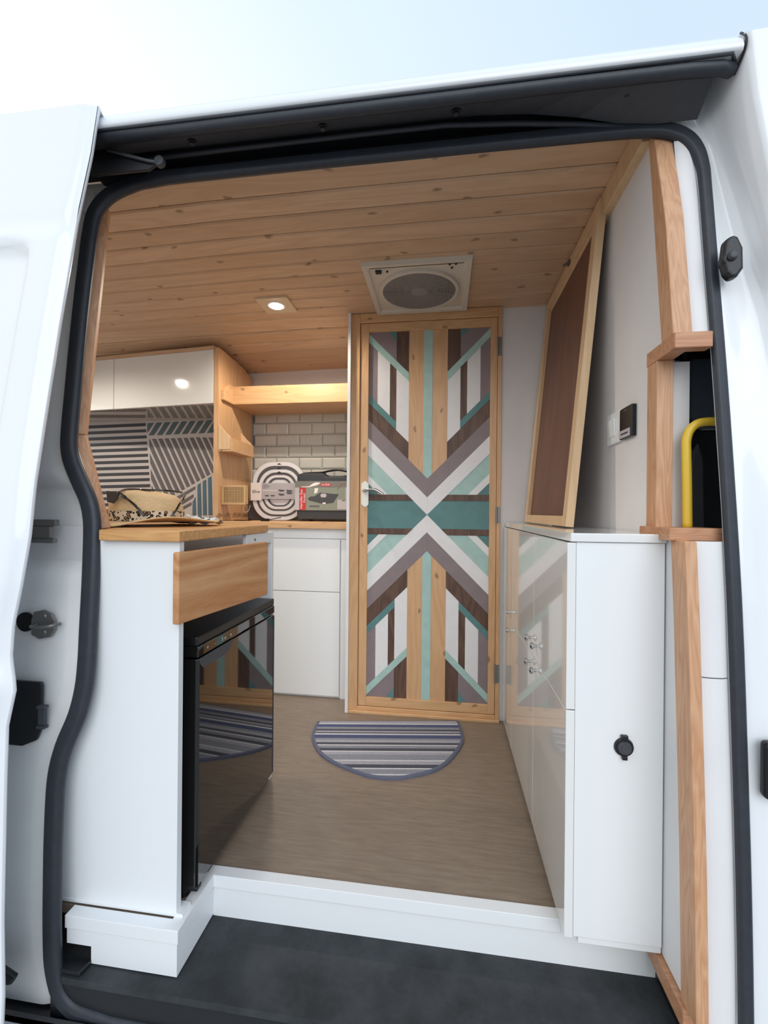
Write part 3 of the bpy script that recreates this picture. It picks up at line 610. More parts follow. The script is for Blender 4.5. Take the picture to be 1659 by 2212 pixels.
# ================================================================ NEAR LEFT UNIT, FRIDGE, WORKTOP
nw = ob('worktop', MB().prism([(-.760, .880), (-.566, .880), (-.566, 1.365), (-1.12, 1.365), (-1.12, .985), (-.800, .985), (-.785, .93), (-.760, .92)], 'z', .831, .8555), OAK, bev=.003); tagp(nw, None, 'thick oak block worktop at the door with the straw hat on it', 'worktop')
u = thing('fridge_unit', 'white side panel and housing round the black fridge', 'cabinet', (-.8, 1.15, 0))
ob('side_panel', MB().prism([(-.862, .004), (-.577, .004), (-.577, .830), (-.80, .830), (-.80, .48), (-.862, .36)], 'y', .898, .916), WHITEM, u, bev=.001)
ob('side_panel', MB().box(-1.1, -.572, 1.408, 1.426, .0, .830), WHITEM, u, bev=.001)
ob('plinth', MB().box(-.862, -.562, .897, .93, .004, .012), WHITEM, u, bev=.001)
ob('top_rail', MB().box(-.585, -.572, 1.22, 1.408, .795, .830), WHITEM, u, bev=.001)
ob('back_panel', MB().box(-1.1, -1.08, .916, 1.408, .60, .83), WHITEM, u)
ob('screw', MB().cyl((-.573, 1.275, .812), 'x', .004, .003, 12), STEEL, u)
ob('runner', MB().box(-.64, -.596, .917, .925, .78, .830), RUBD, u)
dr = thing('drawer', 'varnished wooden drawer front standing slightly open above the fridge', 'drawer', (-.564, .875, .653), R(-7.9), local=True)
def dob(name, mb, mat, **k_):
    o_ = ob(name, mb, mat, dr, **k_); o_.matrix_parent_inverse = Matrix.Identity(4); return o_
dob('front', MB().box(-.016, 0, 0, .368, 0, .156), DRAWW, bev=.0035, seg=3)
dob('tray', MB().box(-.40, -.016, .035, .05, .03, .125).box(-.40, -.016, .335, .35, .03, .125).box(-.40, -.385, .05, .335, .03, .125).box(-.40, -.016, .05, .335, .03, .04), WHITEM)

fr = thing('mini_fridge', 'glossy black mini fridge under the wooden drawer', 'fridge', (-.80, 1.18, 0))
ob('body', MB().box(-1.05, -.604, .948, 1.398, .028, .585), BLACKS, fr, bev=.004)
ob('top_plate', MB().box(-1.05, -.560, .942, 1.405, .5865, .608), BLACKS, fr, bev=.003)
ob('control_strip', MB().box(-.603, -.558, .944, 1.403, .560, .586), BLACKG, fr, bev=.002)
ob('door', MB().prism([(-.602, .944), (-.562, .944), (-.557, .95), (-.557, 1.397), (-.562, 1.403), (-.602, 1.403)], 'z', .030, .5565), BLACKG, fr, bev=.002)
ob('door_trim', MB().box(-.5572, -.5555, 1.393, 1.397, .035, .552), RUBG, fr)
ob('grip_recess', MB().prism([(.95, .545), (.95, .5575), (1.11, .5575), (1.11, .55), (1.08, .53), (.965, .53)], 'x', -.5574, -.5562), RUBG, fr)
ob('hinge_cover', MB().box(-.603, -.556, .9445, .965, .020, .031), RUBD, fr, bev=.003)
for q, (yq, tq) in enumerate(((.985, '+'), (1.02, '-'), (1.055, '5'), (1.07, 'o'), (1.10, 'o'))):
    text('control_mark', tq, (-.5576, yq, .572), .014, CARD, fr, rot=(math.pi / 2, 0, math.pi / 2))
for yq in (1.36, .96): [ob('foot', MB().cyl((xq, yq, .0), 'z', .014, .028, 12), RUBD, fr) for xq in (-.60, -.98)]

# straw hat with sunglasses
ht = thing('straw_hat', 'woven straw hat with leopard band lying on the oak worktop', 'hat', (-.83, 1.15, .856))
hc_ = (-.848, 1.16); n = 64
def brim(r_, a):
    rx, ry = .100 + (.030 + .066 * max(0, math.cos(a)) ** 2) * r_, .095 + .085 * r_
    x = hc_[0] + .012 * r_ + rx * math.cos(a); y_ = hc_[1] + ry * math.sin(a)
    wv_ = .008 + .009 * math.cos(4 * (a - R(228))) + .012 * max(0, math.cos(a - R(-10))) ** 4
    return (x, y_, .8595 + (1 - r_) * .010 + r_ * max(wv_, 0))
gb = [[brim(r_ / 6, 2 * math.pi * k_ / n) for k_ in range(n + 1)] for r_ in range(7)]
br = ob('brim', MB().grid(gb), STRAW, ht, smooth=True); sm = br.modifiers.new('solid', 'SOLIDIFY'); sm.thickness = .003
cp = []
for (f_, h_) in ((1.0, .012), (1.0, .03), (.985, .05), (.95, .068), (.86, .083), (.70, .093), (.45, .097), (.2, .092), (.01, .089)):
    cp.append([(hc_[0] + .098 * f_ * math.cos(2 * math.pi * k_ / n) + (.006 if f_ < .9 else 0), hc_[1] + .093 * f_ * math.sin(2 * math.pi * k_ / n), .858 + h_ - .010 * max(0, math.cos(2 * math.pi * k_ / n)) * (h_ > .06)) for k_ in range(n + 1)])
ob('crown', MB().grid(cp), STRAW, ht, smooth=True)
ob('band', MB().grid([[(hc_[0] + .1005 * math.cos(2 * math.pi * k_ / n), hc_[1] + .0955 * math.sin(2 * math.pi * k_ / n), z_) for k_ in range(n + 1)] for z_ in (.870, .897)]), LEO, ht, smooth=True)
sg = thing('sunglasses', 'black sunglasses resting on the crown of the straw hat', 'sunglasses', (-.95, 1.05, .90))
ob('temple', MB().tube(spline([(-.866, 1.072, .946), (-.845, 1.058, .937), (-.815, 1.048, .923), (-.790, 1.045, .905), (-.771, 1.046, .884)], 5), [.0055] * 8 + [.0035] * 13, 8, ry=None), BLACKG, sg, smooth=True)
ob('temple', MB().tube(spline([(-.736, 1.16, .93), (-.728, 1.13, .916), (-.727, 1.112, .898), (-.732, 1.10, .882)], 5), .0028, 8), BLACKG, sg, smooth=True)
ob('front_frame', MB().tube(spline([(-.866, 1.072, .946), (-.880, 1.12, .957), (-.868, 1.19, .959), (-.82, 1.22, .958), (-.765, 1.21, .950), (-.736, 1.16, .93)], 5), .003, 8), BLACKG, sg, smooth=True)
ob('lens', MB().prism([(-.890, .950), (-.852, .946), (-.856, .928), (-.868, .916), (-.888, .920)], 'y', 1.056, 1.059), BLACKG, sg, bev=.001)
fc = ob('folded_scarf', MB().grid([[(-.775 + .10 * i_ / 8, 1.215 + .06 * j_ / 4, .864 + .022 * math.sin(math.pi * j_ / 4) * (1 - .4 * i_ / 8) + .004 * math.sin(i_ * 1.9 + j_)) for j_ in range(5)] for i_ in range(9)]), FLOR, smooth=True)
tagp(fc, None, 'folded grey floral scarf lying behind the hat brim', 'scarf'); fc.modifiers.new('s', 'SOLIDIFY').thickness = .004

# ================================================================ RIGHT CABINET
rc = thing('tall_cabinet', 'glossy white cabinet with round knobs along the grey bulkhead wall', 'cabinet', (.35, 1.45, 0))
ob('end_panel', MB().box(.2745, .447, .965, .983, .016, .8405), WHITEM, rc, bev=.001)
ob('carcass', MB().box(.2755, .447, .983, 1.94, -.0, .8405), WHITEM, rc)
ob('plinth', MB().box(.285, .447, .968, .984, .001, .015), WHITEM, rc, bev=.001)
ob('top_board', MB().box(.262, .448, .960, 1.952, .8415, .8595), WHITE, rc, bev=.0015)
ys_ = [(.963, 1.297), (1.2995, 1.700), (1.7025, 1.944)]
kn = {0: ((1.262, .533), (1.268, .463)), 1: ((1.345, .533), (1.350, .461)), 2: ((1.735, .521), (1.742, .449))}
for q, (a, b_) in enumerate(ys_):
    for r_, (z0, z1) in enumerate(((.491, .8395), (.014, .488))):
        dd = ob('door', MB().box(.256, .2735, a, b_, z0, z1), WHITE, rc, bev=.001)
        ky, kz = kn[q][r_]
        ob('knob', MB().cyl((.256, ky, kz), 'x', .004, -.008, 12).cyl((.248, ky, kz), 'x', .009, -.006, 16, .0095).cyl((.242, ky, kz), 'x', .0095, -.004, 16, .005), CHROME, dd, smooth=False, bev=.0008)
so_ = thing('socket', 'round black flap socket low on the white cabinet end', 'socket', (.371, .964, .42))
ob('plate', MB().cyl((.3705, .9648, .4205), 'y', .0195, -.005, 28, .018), RUBD, so_, bev=.001)
ob('cap', MB().cyl((.3705, .9598, .4205), 'y', .014, -.005, 24, .012).cyl((.3705, .9548, .4205), 'y', .008, -.001, 20), RUBG, so_, bev=.001)
ob('tab', MB().box(.364, .377, .957, .9648, .437, .446), RUBD, so_, bev=.001); ob('tab', MB().box(.366, .376, .957, .9648, .396, .404), RUBD, so_, bev=.001)

# leaning framed board
fb = thing('framed_board', 'dark brown board in a pale pine frame leaning on the wall above the cabinet', 'board', (.36, 1.6, .86))
def lean(y_, z_, off): t = (z_ - .861) / (1.785 - .861); return (.352 + .084 * t - off * 1.0, y_, z_ + off * .09)
def lbar(y0, z0, y1, z1, wy, wz, mat, name, o0=-.006, o1=.016):
    P_ = [(y0, z0), (y0 + wy, z0 + wz), (y1 + wy, z1 + wz), (y1, z1)]
    v = [lean(a, b_, o0) for a, b_ in P_] + [lean(a, b_, o1) for a, b_ in P_]
    return ob(name, MB().add(v, [(0, 1, 2, 3), (7, 6, 5, 4), (0, 4, 5, 1), (1, 5, 6, 2), (2, 6, 7, 3), (3, 7, 4, 0)]), mat, fb, bev=.0015)
lbar(1.285, .862, 1.285, 1.775, .042, 0, PALE, 'frame_stile')
lbar(1.880, .862, 1.880, 1.775, .042, 0, PALE, 'frame_stile')
lbar(1.327, .862, 1.880, .862, 0, .030, PALE, 'frame_rail')
lbar(1.327, 1.741, 1.880, 1.741, 0, .034, PALE, 'frame_rail')
lbar(1.327, .892, 1.327, 1.741, .553, 0, BOARD, 'panel', -.004, .002)
ob('latch', MB().tube([(.425, 1.566, 1.755), (.402, 1.566, 1.750), (.395, 1.566, 1.744)], .004, 8).box(.408, .416, 1.556, 1.576, 1.746, 1.760), STEEL, fb)

# switch and control unit on the bulkhead
sw = thing('light_switch', 'white rocker light switch on the bulkhead wall', 'switch', (.449, 1.235, 1.12))
ob('plate', MB().box(.441, .4499, 1.192, 1.278, 1.085, 1.168), WHITEM, sw, bev=.003)
ob('rocker', MB().prism([(.441, 1.150), (.436, 1.150), (.439, 1.104), (.441, 1.104)], 'y', 1.218, 1.262), WHITEM, sw, bev=.001)
cu = thing('control_unit', 'black wall control with grey lower key beside the light switch', 'control', (.449, 1.15, 1.125))
ob('housing', MB().box(.4385, .4499, 1.112, 1.185, 1.087, 1.163), BLACKS, cu, bev=.002)
ob('key_plate', MB().box(.437, .4385, 1.120, 1.184, 1.089, 1.108), CARD, cu, bev=.0005)
ob('key_slot', MB().box(.4364, .437, 1.130, 1.172, 1.0965, 1.100), INK, cu)
ob('mark', MB().box(.4381, .4385, 1.140, 1.160, 1.154, 1.156), STEEL, cu)

# ================================================================ CEILING FAN AND LAMP
fn = thing('roof_fan', 'square cream roof fan with round grey grille in the pine ceiling', 'fan', (-.107, 1.745, 1.79))
FX0, FX1, FY0, FY1 = -.306, .093, 1.541, 1.938; FC = (-.1065, 1.752)
def sqring(a, b_, z0, z1):
    (X0, X1, Y0, Y1), (x0, x1, y0, y1) = a, b_
    o_ = [(X0, Y0, z0), (X1, Y0, z0), (X1, Y1, z0), (X0, Y1, z0)]; i_ = [(x0, y0, z1), (x1, y0, z1), (x1, y1, z1), (x0, y1, z1)]
    return o_, i_
o1, i1 = sqring((FX0, FX1, FY0, FY1), (FX0 + .004, FX1 - .004, FY0 + .004, FY1 - .004), 1.7905, 1.776)
o2, i2 = sqring((FX0 + .022, FX1 - .022, FY0 + .022, FY1 - .022), (FX0 + .030, FX1 - .030, FY0 + .030, FY1 - .030), 1.778, 1.785)
V = o1 + i1 + o2 + i2
f = []
for a in (0, 4, 8):
    for q in range(4): f.append((a + q, a + (q + 1) % 4, a + 4 + (q + 1) % 4, a + 4 + q))
ob('garnish_frame', MB().add(V, f), CREAM, fn)
n = 48; V = []; RR = .152
sqp = []
for q in range(n):
    a = 2 * math.pi * q / n; c_, s_ = math.cos(a), math.sin(a); k_ = .172 / max(abs(c_), abs(s_)); sqp.append((FC[0] + c_ * k_, FC[1] + s_ * k_, 1.785))
cir = [(FC[0] + .156 * math.cos(2 * math.pi * q / n), FC[1] + .156 * math.sin(2 * math.pi * q / n), 1.785) for q in range(n)]
ob('inner_plate', MB().add(sqp + cir, [(q, (q + 1) % n, n + (q + 1) % n, n + q) for q in range(n)]), CREAM, fn)
def hring(r0, r1, z0, z1, n=48):
    v = []
    for r_, z_ in ((r0, z0), (r1, z0), (r1, z1), (r0, z1)): v += [(FC[0] + r_ * math.cos(2 * math.pi * q / n), FC[1] + r_ * math.sin(2 * math.pi * q / n), z_) for q in range(n)]
    return v, [(a * n + q, a * n + (q + 1) % n, ((a + 1) % 4) * n + (q + 1) % n, ((a + 1) % 4) * n + q) for a in range(4) for q in range(n)]
ob('grille_rim', MB().add(*hring(.1435, .157, 1.774, 1.786)), CREAM, fn, bev=.002)
ob('dark_well', MB().cyl((FC[0], FC[1], 1.787), 'z', .15, .003, 40), plain('fan_shadow', (70, 66, 64), .8), fn)
ob('blade', MB().prism([(FC[0] - .12, FC[1] - .02), (FC[0] - .03, FC[1] - .01), (FC[0] - .03, FC[1] + .015), (FC[0] - .115, FC[1] + .04)], 'z', 1.783, 1.785)
   .prism([(FC[0] + .12, FC[1] + .02), (FC[0] + .03, FC[1] + .01), (FC[0] + .03, FC[1] - .015), (FC[0] + .115, FC[1] - .04)], 'z', 1.783, 1.785), DARK, fn)
g_ = MB()
for q in range(17): r_ = .030 + q * .0067; g_.add(*hring(r_, r_ + .0044, 1.776, 1.779))
for q in range(24):
    a = 2 * math.pi * q / 24; c_, s_ = math.cos(a), math.sin(a); p_ = [(FC[0] + r_ * c_ - t_ * s_, FC[1] + r_ * s_ + t_ * c_) for r_, t_ in ((.03, -.0012), (.145, -.0012), (.145, .0012), (.03, .0012))]
    g_.prism(p_, 'z', 1.7765, 1.779)
ob('grille', g_, GREYP, fn, kind='stuff'); ob('hub_disc', MB().cyl((FC[0], FC[1], 1.7762), 'z', .031, .003, 32), GREYP, fn, bev=.001)
ob('switch_block', MB().box(-.258, -.236, 1.588, 1.606, 1.778, 1.785), INK, fn, bev=.001)
for bx, by in ((-.215, 1.600), (.020, 1.602), (.012, 1.578), (.034, 1.578)): ob('button', MB().cyl((bx, by, 1.781), 'z', .0042, .004, 12), INK, fn)

def spot(X, Y, label):
    lp = thing('spot_lamp', label, 'lamp', (X, Y, 1.79)); zc = cz(X, Y) - 1.79
    ob('plate', MB().box(X - .070, X + .070, Y - .065, Y + .075, 1.7825 + zc, 1.7925 + zc), plain('lamp_plate', (214, 192, 160), .4), lp, bev=.002)
    ob('rim', MB().cyl((X, Y, 1.7795 + zc), 'z', .036, .004, 32, .040), CARDW, lp, bev=.001)
    ob('bulb', MB().cyl((X, Y, 1.7765 + zc), 'z', .026, .004, 32), LAMP, lp)
    ld = bpy.data.lights.new('lamp_light', 'SPOT'); ld.energy = 26; ld.spot_size = R(165); ld.spot_blend = .5; ld.color = (1, .9, .76); ld.shadow_soft_size = .026
    lo_ = bpy.data.objects.new('lamp_light', ld); C.objects.link(lo_); lo_.location = (X, Y, 1.772 + zc); lo_.parent = lp; lo_.matrix_parent_inverse = INV[lp.name]
spot(-.72, 1.80, 'small lit square downlight in the pine ceiling')
spot(-1.86, 1.52, 'second downlight far left, seen mirrored in the overhead cabinet door')

# ================================================================ DOOR MAT (local frame: straight edge along its own x)
mt = thing('door_mat', 'half-round blue and grey striped mat before the patterned door', 'mat', (-.23, 1.868, 0), R(8.0), local=True)
mw = [(-.527, 1.817), (-.522, 1.73), (-.505, 1.667), (-.455, 1.584), (-.395, 1.532), (-.313, 1.49), (-.239, 1.464), (-.161, 1.465), (-.10, 1.487), (-.023, 1.534), (.034, 1.612), (.08, 1.732), (.084, 1.786), (.075, 1.882), (.068, 1.912)]
ca, sa = math.cos(R(8)), math.sin(R(8))
ml = [((x + .23) * ca + (y_ - 1.868) * sa, -(x + .23) * sa + (y_ - 1.868) * ca) for x, y_ in mw]
ml = [tuple(v)[:2] for v in spline([(a, b_, 0) for a, b_ in ml], 4)]
inn = []
N_ = len(ml)
for q in range(N_):
    e_ = Vector(ml[q]) - Vector((.02, -.13)); inn.append((ml[q][0] - e_.normalized().x * .012, ml[q][1] - e_.normalized().y * .010))
def mo(*a, **k_): o_ = ob(*a, **k_); o_.matrix_parent_inverse = Matrix.Identity(4); return o_
mo('pile', MB().prism(inn, 'z', .001, .0075), MATF, mt)
rimv = MB()
v = [(p[0], p[1], .0) for p in ml] + [(p[0], p[1], .007) for p in ml] + [(p[0], p[1], .0085) for p in inn] + [(p[0], p[1], .0) for p in inn]
rimv.add(v, [(a * N_ + q, a * N_ + (q + 1) % N_, ((a + 1) % 4) * N_ + (q + 1) % N_, ((a + 1) % 4) * N_ + q) for a in range(4) for q in range(N_)])
mo('binding', rimv, BIND, mt, smooth=False)

# ================================================================ THE VAN
van = thing('van', 'white panel van with its side doorway open and black rubber seal', 'van', (0, 1.2, -.6))
SL_ = [(-.524, 1.735), (-.734, 1.733), (-.796, 1.722), (-.849, 1.698), (-.883, 1.655), (-.889, 1.593), (-.889, 1.508), (-.888, 1.41), (-.883, 1.284), (-.880, 1.175), (-.878, 1.095), (-.874, 1.048), (-.862, 1.011), (-.835, .964), (-.812, .927), (-.798, .89), (-.791, .844), (-.785, .731), (-.784, .634), (-.783, .567), (-.786, .504), (-.799, .443), (-.826, .375), (-.840, .306), (-.841, .198), (-.838, .086), (-.834, -.027), (-.826, -.10), (-.80, -.155), (-.73, -.18), (-.5, -.185)]
SR_ = [(-.291, 1.736), (-.1, 1.736), (.1, 1.736), (.25, 1.735), (.363, 1.734), (.429, 1.730), (.467, 1.722), (.500, 1.702), (.519, 1.672), (.528, 1.633), (.530, 1.583), (.530, 1.377), (.530, 1.089), (.530, .74), (.530, .414), (.530, .255), (.530, .059), (.528, -.08), (.505, -.155), (.44, -.18), (.1, -.185), (-.2, -.185)]
loop = list(reversed(SL_)) + SR_
lp3 = spline([(x, prof(z), z) for x, z in loop], 4, closed=True)
sec = [(-.0165, -.001), (-.014, .008), (.010, .009), (.0165, .004), (.0160, -.004), (.010, -.0095), (.002, -.0075), (-.004, -.0105), (-.011, -.0095)]
def sweep_closed(P, sec):
    m_ = MB(); n_ = len(sec); N2 = len(P); vs = []
    for i_ in range(N2):
        t = (P[(i_ + 1) % N2] - P[i_ - 1]).normalized(); yv = Vector((0, 1, 0)); a = t.cross(yv).normalized(); b_ = a.cross(t).normalized()
        if b_.y < 0: b_ = -b_
        wf = (1.22 if P[i_].x < -.7 else 1) - .27 * (P[i_].x > .4) * sm_(0, 1, (1.74 - P[i_].z) / .16)
        for u_, v_ in sec: vs.append(P[i_] + a * u_ * wf + b_ * v_ * (1 - 1.1 * (1 - min(1, wf))))
    return m_.add(vs, [(i_ * n_ + k_, i_ * n_ + (k_ + 1) % n_, ((i_ + 1) % N2) * n_ + (k_ + 1) % n_, ((i_ + 1) % N2) * n_ + k_) for i_ in range(N2) for k_ in range(n_)])
ob('door_seal', sweep_closed(lp3, sec), RUB, van, smooth=True)
# body side: left and right of the doorway
def sealx(z, left):
    pts = sorted([(q[1], q[0]) for q in (SL_ if left else SR_) if (q[0] < -.73 if left else q[0] > .43)])
    return interp(min(max(z, pts[0][0]), pts[-1][0]), [p[0] for p in pts], [p[1] for p in pts])
def relL(d, z):
    r_ = .006 * sm_(.014, .018, d) - .004 * sm_(.022, .03, d) + .010 * sm_(.034, .040, d) - .004 * sm_(.06, .075, d)
    pocket = sm_(.755, .775, z) * (1 - sm_(.955, .975, z)) * sm_(.034, .046, d)
    return r_ + .03 * pocket - .012 * sm_(.20, .24, d)
cols = [0, .006, .014, .016, .018, .022, .026, .030, .034, .037, .040, .045, .05, .06, .07, .08, .10, .13, .17, .20, .22, .24, .3, .5, .9, 1.4]
G = []
for i_ in range(101):
    z = -.185 + (1.745 + .185) * i_ / 100; x0 = sealx(z, True) + (.012 if z < 1.66 else -.02); G.append([(x0 - d_ if d_ < .3 else min(x0 - d_, -.9 - d_ + .3), prof(z) + relL(d_, z) + .002, z) for d_ in cols])
ob('rear_side_panel', MB().grid(G), JAMB, van, smooth=True)
def xe(z): return interp(z, [-.2, .9, 1.3, 1.50, 1.60, 1.80], [.70, .665, .63, .598, .578, .543])
G = []
for i_ in range(101):
    z = -.2 + (1.80 + .2) * i_ / 100; x0 = min(sealx(z, False) - .012, .518); X = xe(z); rowp = []
    for t in (0, .05, .1, .15, .2, .3, .4, .5, .6, .7, .8, .88, .92, .96, 1.0):
        x = x0 + (X - x0) * t
        yv = prof(z) + .004 - .004 * sm_(.0, .2, t) + .012 * sm_(.3, .45, t) * (.5 + .5 * math.sin(z * 9 + 1)) - .010 * sm_(.75, .9, t) - .024 * sm_(.90, 1.0, t)
        rowp.append((x, yv, z))
    oo = interp(z, [-.2, 1.2, 1.5, 1.7, 1.80], [-.04, -.045, -.07, -.10, -.125])
    for dx, dy in ((.004, 0), (.02, -.003), (.10, -.005), (.4, -.006), (1.2, .0)): rowp.append((X + dx, prof(z) + oo + dy, z))
    G.append(rowp)
ob('front_side_panel', MB().grid(G), PAINT, van, smooth=True)
ob('lower_side_panel', MB().grid([[(-.95, prof(z) - .0 + o_, z), (1.8, prof(z) + o_, z)] for z, o_ in ((-.20, .0), (-.215, -.03), (-.24, -.05), (-.45, -.04))]), PAINT, van)
ob('lower_side_panel', MB().grid([[(-2.5, prof(z) + o_, z), (-.78, prof(z) + o_, z)] for z, o_ in ((-.225, .0), (-.232, -.012), (-.26, -.035), (-.45, -.03))]), PAINT, van)
ob('sill_ledge', MB().box(-2.4, -.79, .83, .90, -.205, -.192), RUBD, van)
ob('sill_gap', MB().grid([[(-2.4, .83, z_), (-.5, .83, z_)] for z_ in (-.26, -.18)]), RUBD, van)
# panel above the door, right end, up to the roof rail
ob('header_panel', MB().grid([[(x_, 1.018, 1.742), (x_, 1.03, 1.758), (x_, 1.035, 1.80)] for x_ in (-1.0, -.4, .2, .44)]), RUBD, van)
tr = MB().box(-.86, .40, .985, 1.032, 1.776, 1.80)
ob('door_track', tr, RUBD, van, bev=.002)
ob('track_lip', MB().tube([(-.86, .992, 1.762)] + [(x_, .992 - .006 * math.sin(math.pi * (x_ + .8) / 1.2), 1.762) for x_ in (-.5, -.2, 0)] + [(.15, .996, 1.757), (.28, 1.004, 1.748), (.38, 1.012, 1.738)], .0055, 8), RUB, van, smooth=True)
ob('gutter_panel', MB().grid([[(x_, .985 + e_, 1.776 - f_), (x_, .930, 1.757)] for x_, e_, f_ in ((-.87, 0, 0), (-.4, 0, 0), (.05, 0, 0), (.18, .006, .006), (.28, .014, .018), (.36, .020, .034), (.44, .020, .044), (.515, .010, .052))]), RUBG, van)
for x_, y_, z_ in ((.362, .956, 1.762), (.018, .956, 1.765), (-.277, .956, 1.765), (-.592, .956, 1.765)):
    ob('clip', MB().cyl((x_, y_, z_ - .006), 'z', .009, .006, 14).cyl((x_, y_, z_ - .010), 'z', .006, .005, 12), RUBD, van, bev=.001)
ob('roof_seal', MB().tube([(-.86, .917, 1.756), (-.3, .917, 1.756), (.2, .917, 1.756), (.46, .918, 1.756), (.52, .922, 1.757), (.542, .93, 1.758)], .0125, 10), RUB, van, smooth=True)
ob('roof_seal', MB().tube([(-.86, .906, 1.766), (0, .906, 1.766), (.53, .906, 1.768), (.545, .925, 1.766)], .0035, 8), RUBG, van, smooth=True)
G = [[(x_, y_, z_) for y_, z_ in ((.925, 1.768), (.903, 1.769), (.900, 1.776), (.902, 1.788), (.911, 1.804), (.935, 1.822), (.97, 1.838), (1.05, 1.856), (1.3, 1.88), (1.7, 1.885), (2.3, 1.86), (2.5, 1.70), (2.52, .8), (2.52, -.2))] for x_ in (-2.7, -1.5, -.5, .2, .546)]
ob('roof', MB().grid(G), PAINT, van, smooth=True)
G = [[(x_, y_, z_) for y_, z_ in ((.903, 1.778), (.904, 1.790), (.913, 1.806), (.937, 1.824), (.97, 1.840), (1.05, 1.858), (1.3, 1.882), (1.7, 1.887), (2.3, 1.862), (2.5, 1.70), (2.52, .8), (2.52, -.2))] for x_ in (.551, .8, 1.6, 2.2)]
ob('roof', MB().grid(G), PAINT, van, smooth=True)
ob('body_joint', MB().tube(spline([(.549, .935, 1.753), (.549, .904, 1.770), (.549, .900, 1.79), (.548, .914, 1.812)], 4), .0022, 6), RUBD, van)
ob('firewall', MB().box(2.0, 2.05, .9, 2.5, -.2, 1.8), DARK, van)
# floor well
ob('step_mat', MB().prism([(-.80, .838), (.505, .838), (.505, 1.022), (-1.05, 1.022), (-1.05, .87), (-.845, .87), (-.83, .845)], 'z', -.115, -.10), STEP, van)
ob('step_well', MB().box(.46, .51, .87, 1.03, -.0995, -.041), RUBD, van)
ob('step_well', MB().box(-.83, .505, .840, 1.02, -.195, -.1155), RUBD, van)
ob('step_pad', MB().prism([(-.83, .842), (-.762, .842), (-.757, .868), (-.84, .868)], 'z', -.10, -.088), RUBD, van, bev=.003)
# cab interior seen through the side niche
ob('cab_trim', MB().box(.522, .70, 1.06, 1.10, .80, 1.30), BLACKG, van, bev=.01)
ob('cab_trim', MB().prism([(.534, 1.115), (.534, 1.245), (.70, 1.245), (.70, 1.085), (.556, 1.085)], 'y', 1.048, 1.06), plain('tinted_trim', (66, 74, 84), .2, coat=.5), van, bev=.008, seg=3)
ob('seat_side', MB().prism([(.530, .86), (.530, .96), (.538, 1.04), (.552, 1.06), (.562, 1.02), (.566, .86)], 'y', 1.046, 1.06), RUBG, van, bev=.006, seg=3)
ob('header_lining', MB().box(.478, .62, 1.0, 1.10, 1.2575, 1.262), RUBD, van)
gr = ob('grab_handle', MB().tube(spline([(.500, .988, .872), (.4985, .988, .96), (.4965, .988, 1.03), (.4965, .988, 1.055), (.503, .988, 1.075), (.517, .988, 1.088), (.535, .988, 1.092), (.56, .99, 1.092)], 6), .009, 12), YEL, smooth=True)
tagp(gr, None, 'bright yellow bent grab rail in the niche beside the right door seal', 'handle')
# fittings on the jambs
bp_ = ob('rubber_bumper', MB().prism([(.531, 1.402), (.534, 1.432), (.548, 1.441), (.556, 1.436), (.565, 1.415), (.566, 1.375), (.556, 1.360), (.545, 1.356), (.536, 1.368), (.532, 1.384), (.526, 1.392)], 'y', prof(1.4) - .040, prof(1.4) - .018), RUBD, van, bev=.006, seg=3)
ob('bumper_boss', MB().cyl((.544, prof(1.4) - .040, 1.398), 'y', .010, -.008, 20, .007), RUBG, bp_, bev=.002)
ob('latch_plate', MB().box(.556, .60, prof(.5) - .03, prof(.5) - .008, .405, .505), RUBD, van, bev=.008, seg=3)
sp_ = ob('striker_plate', MB().prism([(-.925, .648), (-.918, .667), (-.895, .672), (-.875, .664), (-.866, .650), (-.866, .628), (-.876, .612), (-.905, .606), (-.925, .615)], 'y', prof(.64) - .004, prof(.64) + .003), STEEL, van, bev=.0015)
ob('striker_loop', MB().tube(spline([(-.908, prof(.64) - .004, .640), (-.905, prof(.64) - .022, .639), (-.875, prof(.64) - .026, .640), (-.855, prof(.64) - .022, .643), (-.850, prof(.64) - .004, .643)], 5), .0042, 8), STEEL, sp_, smooth=True)
for zz_ in (.658, .622): ob('screw', MB().cyl((-.891, prof(.64) - .004, zz_), 'y', .006, -.003, 16, .004), STEEL, sp_)
hb = ob('check_bracket', MB().box(-.945, -.880, .892, .905, .861, .876).box(-.945, -.895, .894, .905, .832, .861).box(-.945, -.885, .892, .905, .822, .832), STEEL, van, bev=.002)
lb = ob('lock_bracket', MB().prism([(-.975, .515), (-.885, .515), (-.882, .508), (-.884, .41), (-.895, .385), (-.93, .37), (-.975, .37)], 'y', prof(.45) - .006, prof(.45) + .002), RUBD, van, bev=.002)
ob('lock_teeth', MB().box(-.882, -.862, prof(.45) - .018, prof(.45) - .006, .462, .468).box(-.882, -.862, prof(.45) - .018, prof(.45) - .006, .418, .424).box(-.882, -.866, prof(.45) - .014, prof(.45) - .006, .424, .462), RUBG, lb, bev=.001)
ob('jamb_hole', MB().cyl((-.945, prof(.64) + .004, .642), 'y', .022, -.004, 20), DARK, van)

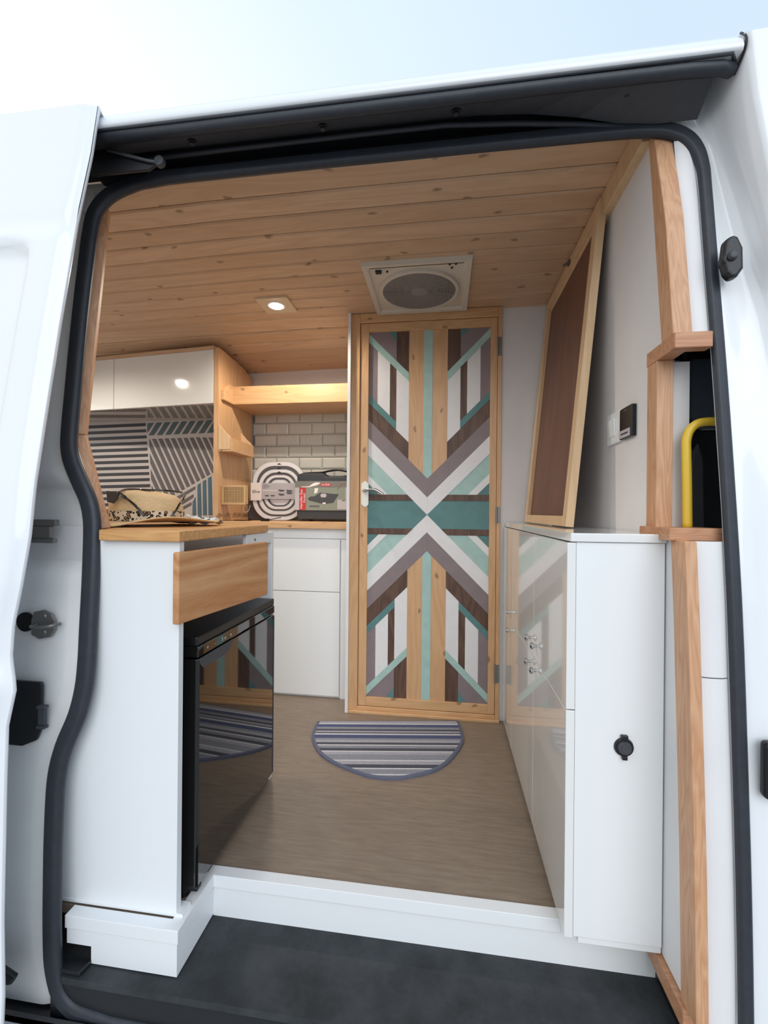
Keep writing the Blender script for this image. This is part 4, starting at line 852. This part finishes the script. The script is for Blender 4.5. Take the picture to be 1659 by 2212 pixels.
# ================================================================ THE SLIDING DOOR, slid back and outwards
sd = thing('sliding_door', 'white sliding door of the van, slid open at the far left', 'door', (-1.3, .8, -.1))
DE = [(-.775, .887, 1.805), (-.777, .870, 1.683), (-.790, .846, 1.516), (-.792, .826, 1.388), (-.794, .810, 1.284), (-.802, .786, 1.087), (-.806, .768, .945), (-.806, .758, .845), (-.815, .749, .747), (-.826, .744, .675), (-.826, .740, .614), (-.812, .736, .554), (-.823, .731, .485), (-.818, .724, .375), (-.808, .712, .127), (-.800, .708, .003), (-.798, .700, -.20)]
dz = [p[2] for p in DE][::-1]; dx = [p[0] for p in DE][::-1]; dyy = [p[1] for p in DE][::-1]
dzs = sorted(dz)
def dedge(z): return interp(z, dz, dx), interp(z, dz, dyy)
cols = [0, .008, .016, .024, .034, .05, .07, .085, .095, .105, .12, .15, .2, .3, .5, .8, 1.1]
G = []
def skin(x_, z):
    ex, ey = dedge(z); d_ = ex - x_
    crease = .012 * sm_(1.485, 1.515, z) * sm_(0, .02, d_) - .004 * sm_(1.525, 1.545, z)
    win = 1.6 * sm_(.085, .105, d_ + .0) * (1 - sm_(1.455, 1.485, z + .02 * max(0, 1 - abs(d_ - .085) / .05))) * sm_(.80, .83, z)
    return ey - .014 * sm_(0, .03, d_) + .5 * crease + .012 * win
for i_ in range(121):
    z = -.20 + (1.803 + .20) * i_ / 120; ex, ey = dedge(z); G.append([(ex - d_, skin(ex - d_, z), z) for d_ in cols])
ob('outer_skin', MB().grid(G), PAINT, sd, smooth=True)
G = []
for i_ in range(121):
    z = -.20 + (1.803 + .20) * i_ / 120; ex, ey = dedge(z); G.append([(ex, ey, z), (ex + .001, ey + .003, z), (ex + .0, ey + .007, z), (ex - .022, ey + .014, z), (ex - .070, ey + .05, z), (ex - .09, ey + .06, z), (ex - 1.0, ey + .06, z)])
ob('inner_return', MB().grid(G), PAINT, sd, smooth=True)
ob('top_edge', MB().grid([[(-.775, .887, 1.8035), (-1.9, .874, 1.803)], [(-.795, .947, 1.803), (-1.9, .947, 1.803)]]), PAINT, sd)
ra = thing('roller_arm', 'black roller arm joining the sliding door to the roof track', 'arm', (-.75, .95, 1.72)) if False else sd
ob('roller_arm', MB().prism([(-.848, 1.792), (-.835, 1.792), (-.79, 1.752), (-.70, 1.722), (-.68, 1.716), (-.70, 1.705), (-.85, 1.705)], 'y', .952, .960), RUBD, ra, bev=.002)
ob('roller_arm', MB().tube([(-.80, .945, 1.755), (-.75, .946, 1.738), (-.70, .948, 1.722), (-.675, .950, 1.717)], .004, 8), RUBG, ra, smooth=True)
ob('roller', MB().cyl((-.672, .962, 1.722), 'y', .012, -.014, 18), RUBG, ra, bev=.002)
ob('roller_bracket', MB().box(-.876, -.742, 1.006, 1.030, 1.735, 1.790), RUBD, ra, bev=.002)
ob('roller', MB().cyl((-.775, 1.006, 1.755), 'y', .011, -.010, 18), RUBG, ra, bev=.002)
ob('lower_arm', MB().box(-1.0, -.912, .800, .815, -.14, -.05).prism([(-.92, -.055), (-.875, -.075), (-.885, -.092), (-.92, -.10)], 'y', .80, .812), RUBD, ra, bev=.004)
